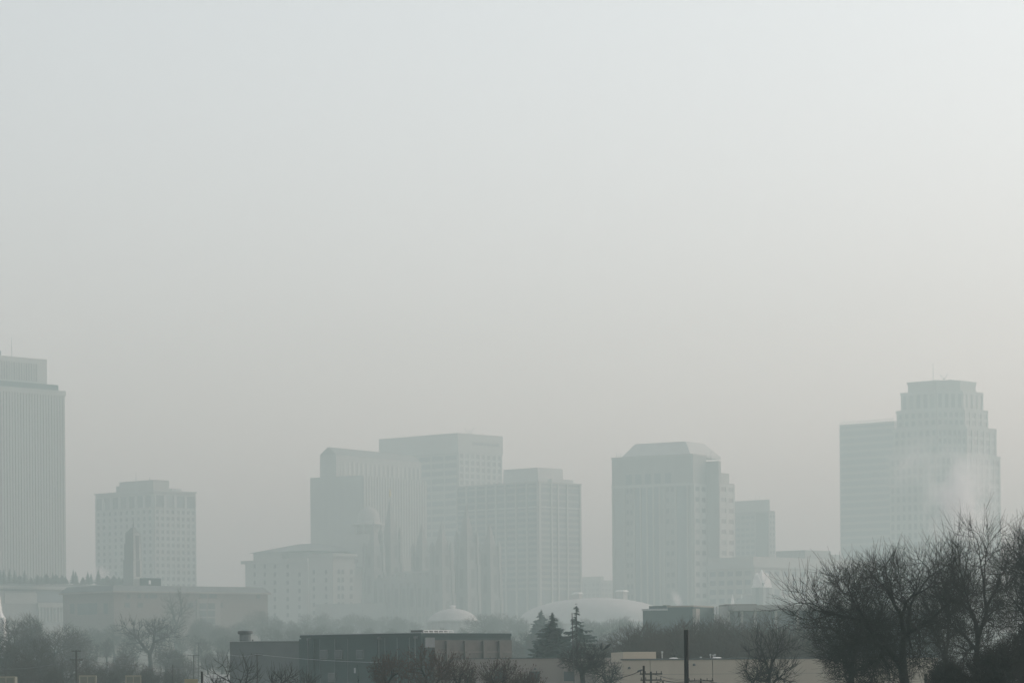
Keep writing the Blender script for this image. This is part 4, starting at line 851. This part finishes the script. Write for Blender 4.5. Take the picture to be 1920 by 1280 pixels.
trailer(235, 265, 1265, 415, 'cream-framed box trailer below the big spreading bare tree', 'cream', 'olive')
trailer(346, 371, 1272, 410, 'low ochre box trailer left of the white one', 'yellow', 'yellow')
trailer(384, 430, 1264, 390, 'white box trailer behind the small thin bare tree', 'wpaint', 'wpaint')
def bird(px, py, D, yaw, pitch, label):
    D = ND(D); p = P(px, py, D); t = thing('bird', label, 'bird', p, yaw)
    mb = MB(); pr = [(.01, -.2), (.05, -.15), (.085, -.05), (.09, .04), (.065, .11), (.04, .14), (.052, .17), (.05, .2), (.03, .225), (.008, .27)]
    mb.lathe(pr, 10); o = mb.build('body', M['black'], t, True); o.rotation_euler = (0, pitch, 0)
    MB().box(-.035, .035, -.012, .012, -.36, -.16).build('tail', M['black'], o)
    for s_ in (-1, 1): MB().bar((0, s_*.03, -.05), (.02, s_*.03, -.2), .008).build('leg', M['black'], t)
bird(1082, 1214, 266, .4, R(25), 'dark bird perched in the left top of the round-headed tree')
bird(1128, 1212, 266, 1.3, R(20), 'plump dark bird perched in the right top of the round-headed tree')
bird(1139, 1211, 266, 0, R(52), 'dark bird leaning forward, outermost on the right of the round-headed tree')
# ------------------------------------------------------------------ steam
def steam(name, px, py, D, sx, sy, sz, dens, nscale, label, tilt=0, seed=0.0, thr=.5):
    p = P(px, py, D); me = bpy.data.meshes.new(name); bm = bmesh.new(); bmesh.ops.create_icosphere(bm, subdivisions=3, radius=1); bm.to_mesh(me); bm.free()
    o = put(name, me, None, p, 0, (sx, sy, sz)); o.rotation_euler = (0, tilt, 0); tag(o, label, 'steam', kind='stuff')
    m = bpy.data.materials.new(name); m.use_nodes = True; n = m.node_tree; n.nodes.clear(); N = n.nodes.new; K = n.links.new
    out = N('ShaderNodeOutputMaterial'); pv = N('ShaderNodeVolumePrincipled'); tc = N('ShaderNodeTexCoord')
    pv.inputs['Color'].default_value = (.93, .93, .92, 1); pv.inputs['Anisotropy'].default_value = .3; pv.inputs['Absorption Color'].default_value = (1, 1, 1, 1)
    ln = N('ShaderNodeVectorMath'); ln.operation = 'LENGTH'; K(tc.outputs['Object'], ln.inputs[0])
    fo = N('ShaderNodeMapRange'); fo.inputs['From Min'].default_value = .98; fo.inputs['From Max'].default_value = .15; K(ln.outputs['Value'], fo.inputs['Value'])
    nz = N('ShaderNodeTexNoise'); nz.noise_dimensions = '4D'; nz.inputs['W'].default_value = seed; nz.inputs['Scale'].default_value = nscale; nz.inputs['Detail'].default_value = 4; nz.inputs['Distortion'].default_value = .4; K(tc.outputs['Object'], nz.inputs['Vector'])
    mr = N('ShaderNodeMapRange'); mr.inputs['From Min'].default_value = thr-.03; mr.inputs['From Max'].default_value = thr+.12; K(nz.outputs['Fac'], mr.inputs['Value'])
    mu = N('ShaderNodeMath'); mu.operation = 'MULTIPLY'; K(fo.outputs[0], mu.inputs[0]); K(mr.outputs[0], mu.inputs[1])
    m2 = N('ShaderNodeMath'); m2.operation = 'MULTIPLY'; m2.inputs[1].default_value = dens; K(mu.outputs[0], m2.inputs[0]); K(m2.outputs[0], pv.inputs['Density'])
    K(pv.outputs[0], out.inputs['Volume']); me.materials.append(m)
steam('steam_plume', 1800, 932, 650, 9.5, 5, 13.5, .55, 1.9, 'pale steam plume rising in front of the tall tiered tower', .1, 1.3, .44)
steam('steam_plume', 1715, 872, 655, 10, 4, 6.5, .11, 1.8, 'thin wisp of steam drifting off the plume toward the blue glass slab', -.5, 4.1, .46)
steam('steam_plume', 192, 1076, 1500, 7, 4, 4.5, .25, 1.2, 'small steam puff over the roof trees of the terraced hall', .6, 2.2, .4)
steam('steam_plume', 1269, 1122, 900, 1.6, 1.2, 3.3, .6, 1.0, 'little steam wisp above the dark flat-roofed block', -.5, 3.3, .36)
# ------------------------------------------------------------------ haze
hzb = MB().box(-7000, 7000, -900, 9300, 3.9, 192); ho = hzb.build('haze', M['ground']); ho.data.materials.clear(); ho['kind'] = 'stuff'
hm = bpy.data.materials.new('haze'); hm.use_nodes = True; n = hm.node_tree; n.nodes.clear()
out = n.nodes.new('ShaderNodeOutputMaterial'); pv = n.nodes.new('ShaderNodeVolumePrincipled')
pv.inputs['Color'].default_value = (.59, .752, .745, 1); pv.inputs['Absorption Color'].default_value = (.16, 0.0, 0.0, 1)
pv.inputs['Density'].default_value = 0.00094; pv.inputs['Anisotropy'].default_value = 0.3
n.links.new(pv.outputs[0], out.inputs['Volume']); ho.data.materials.append(hm)
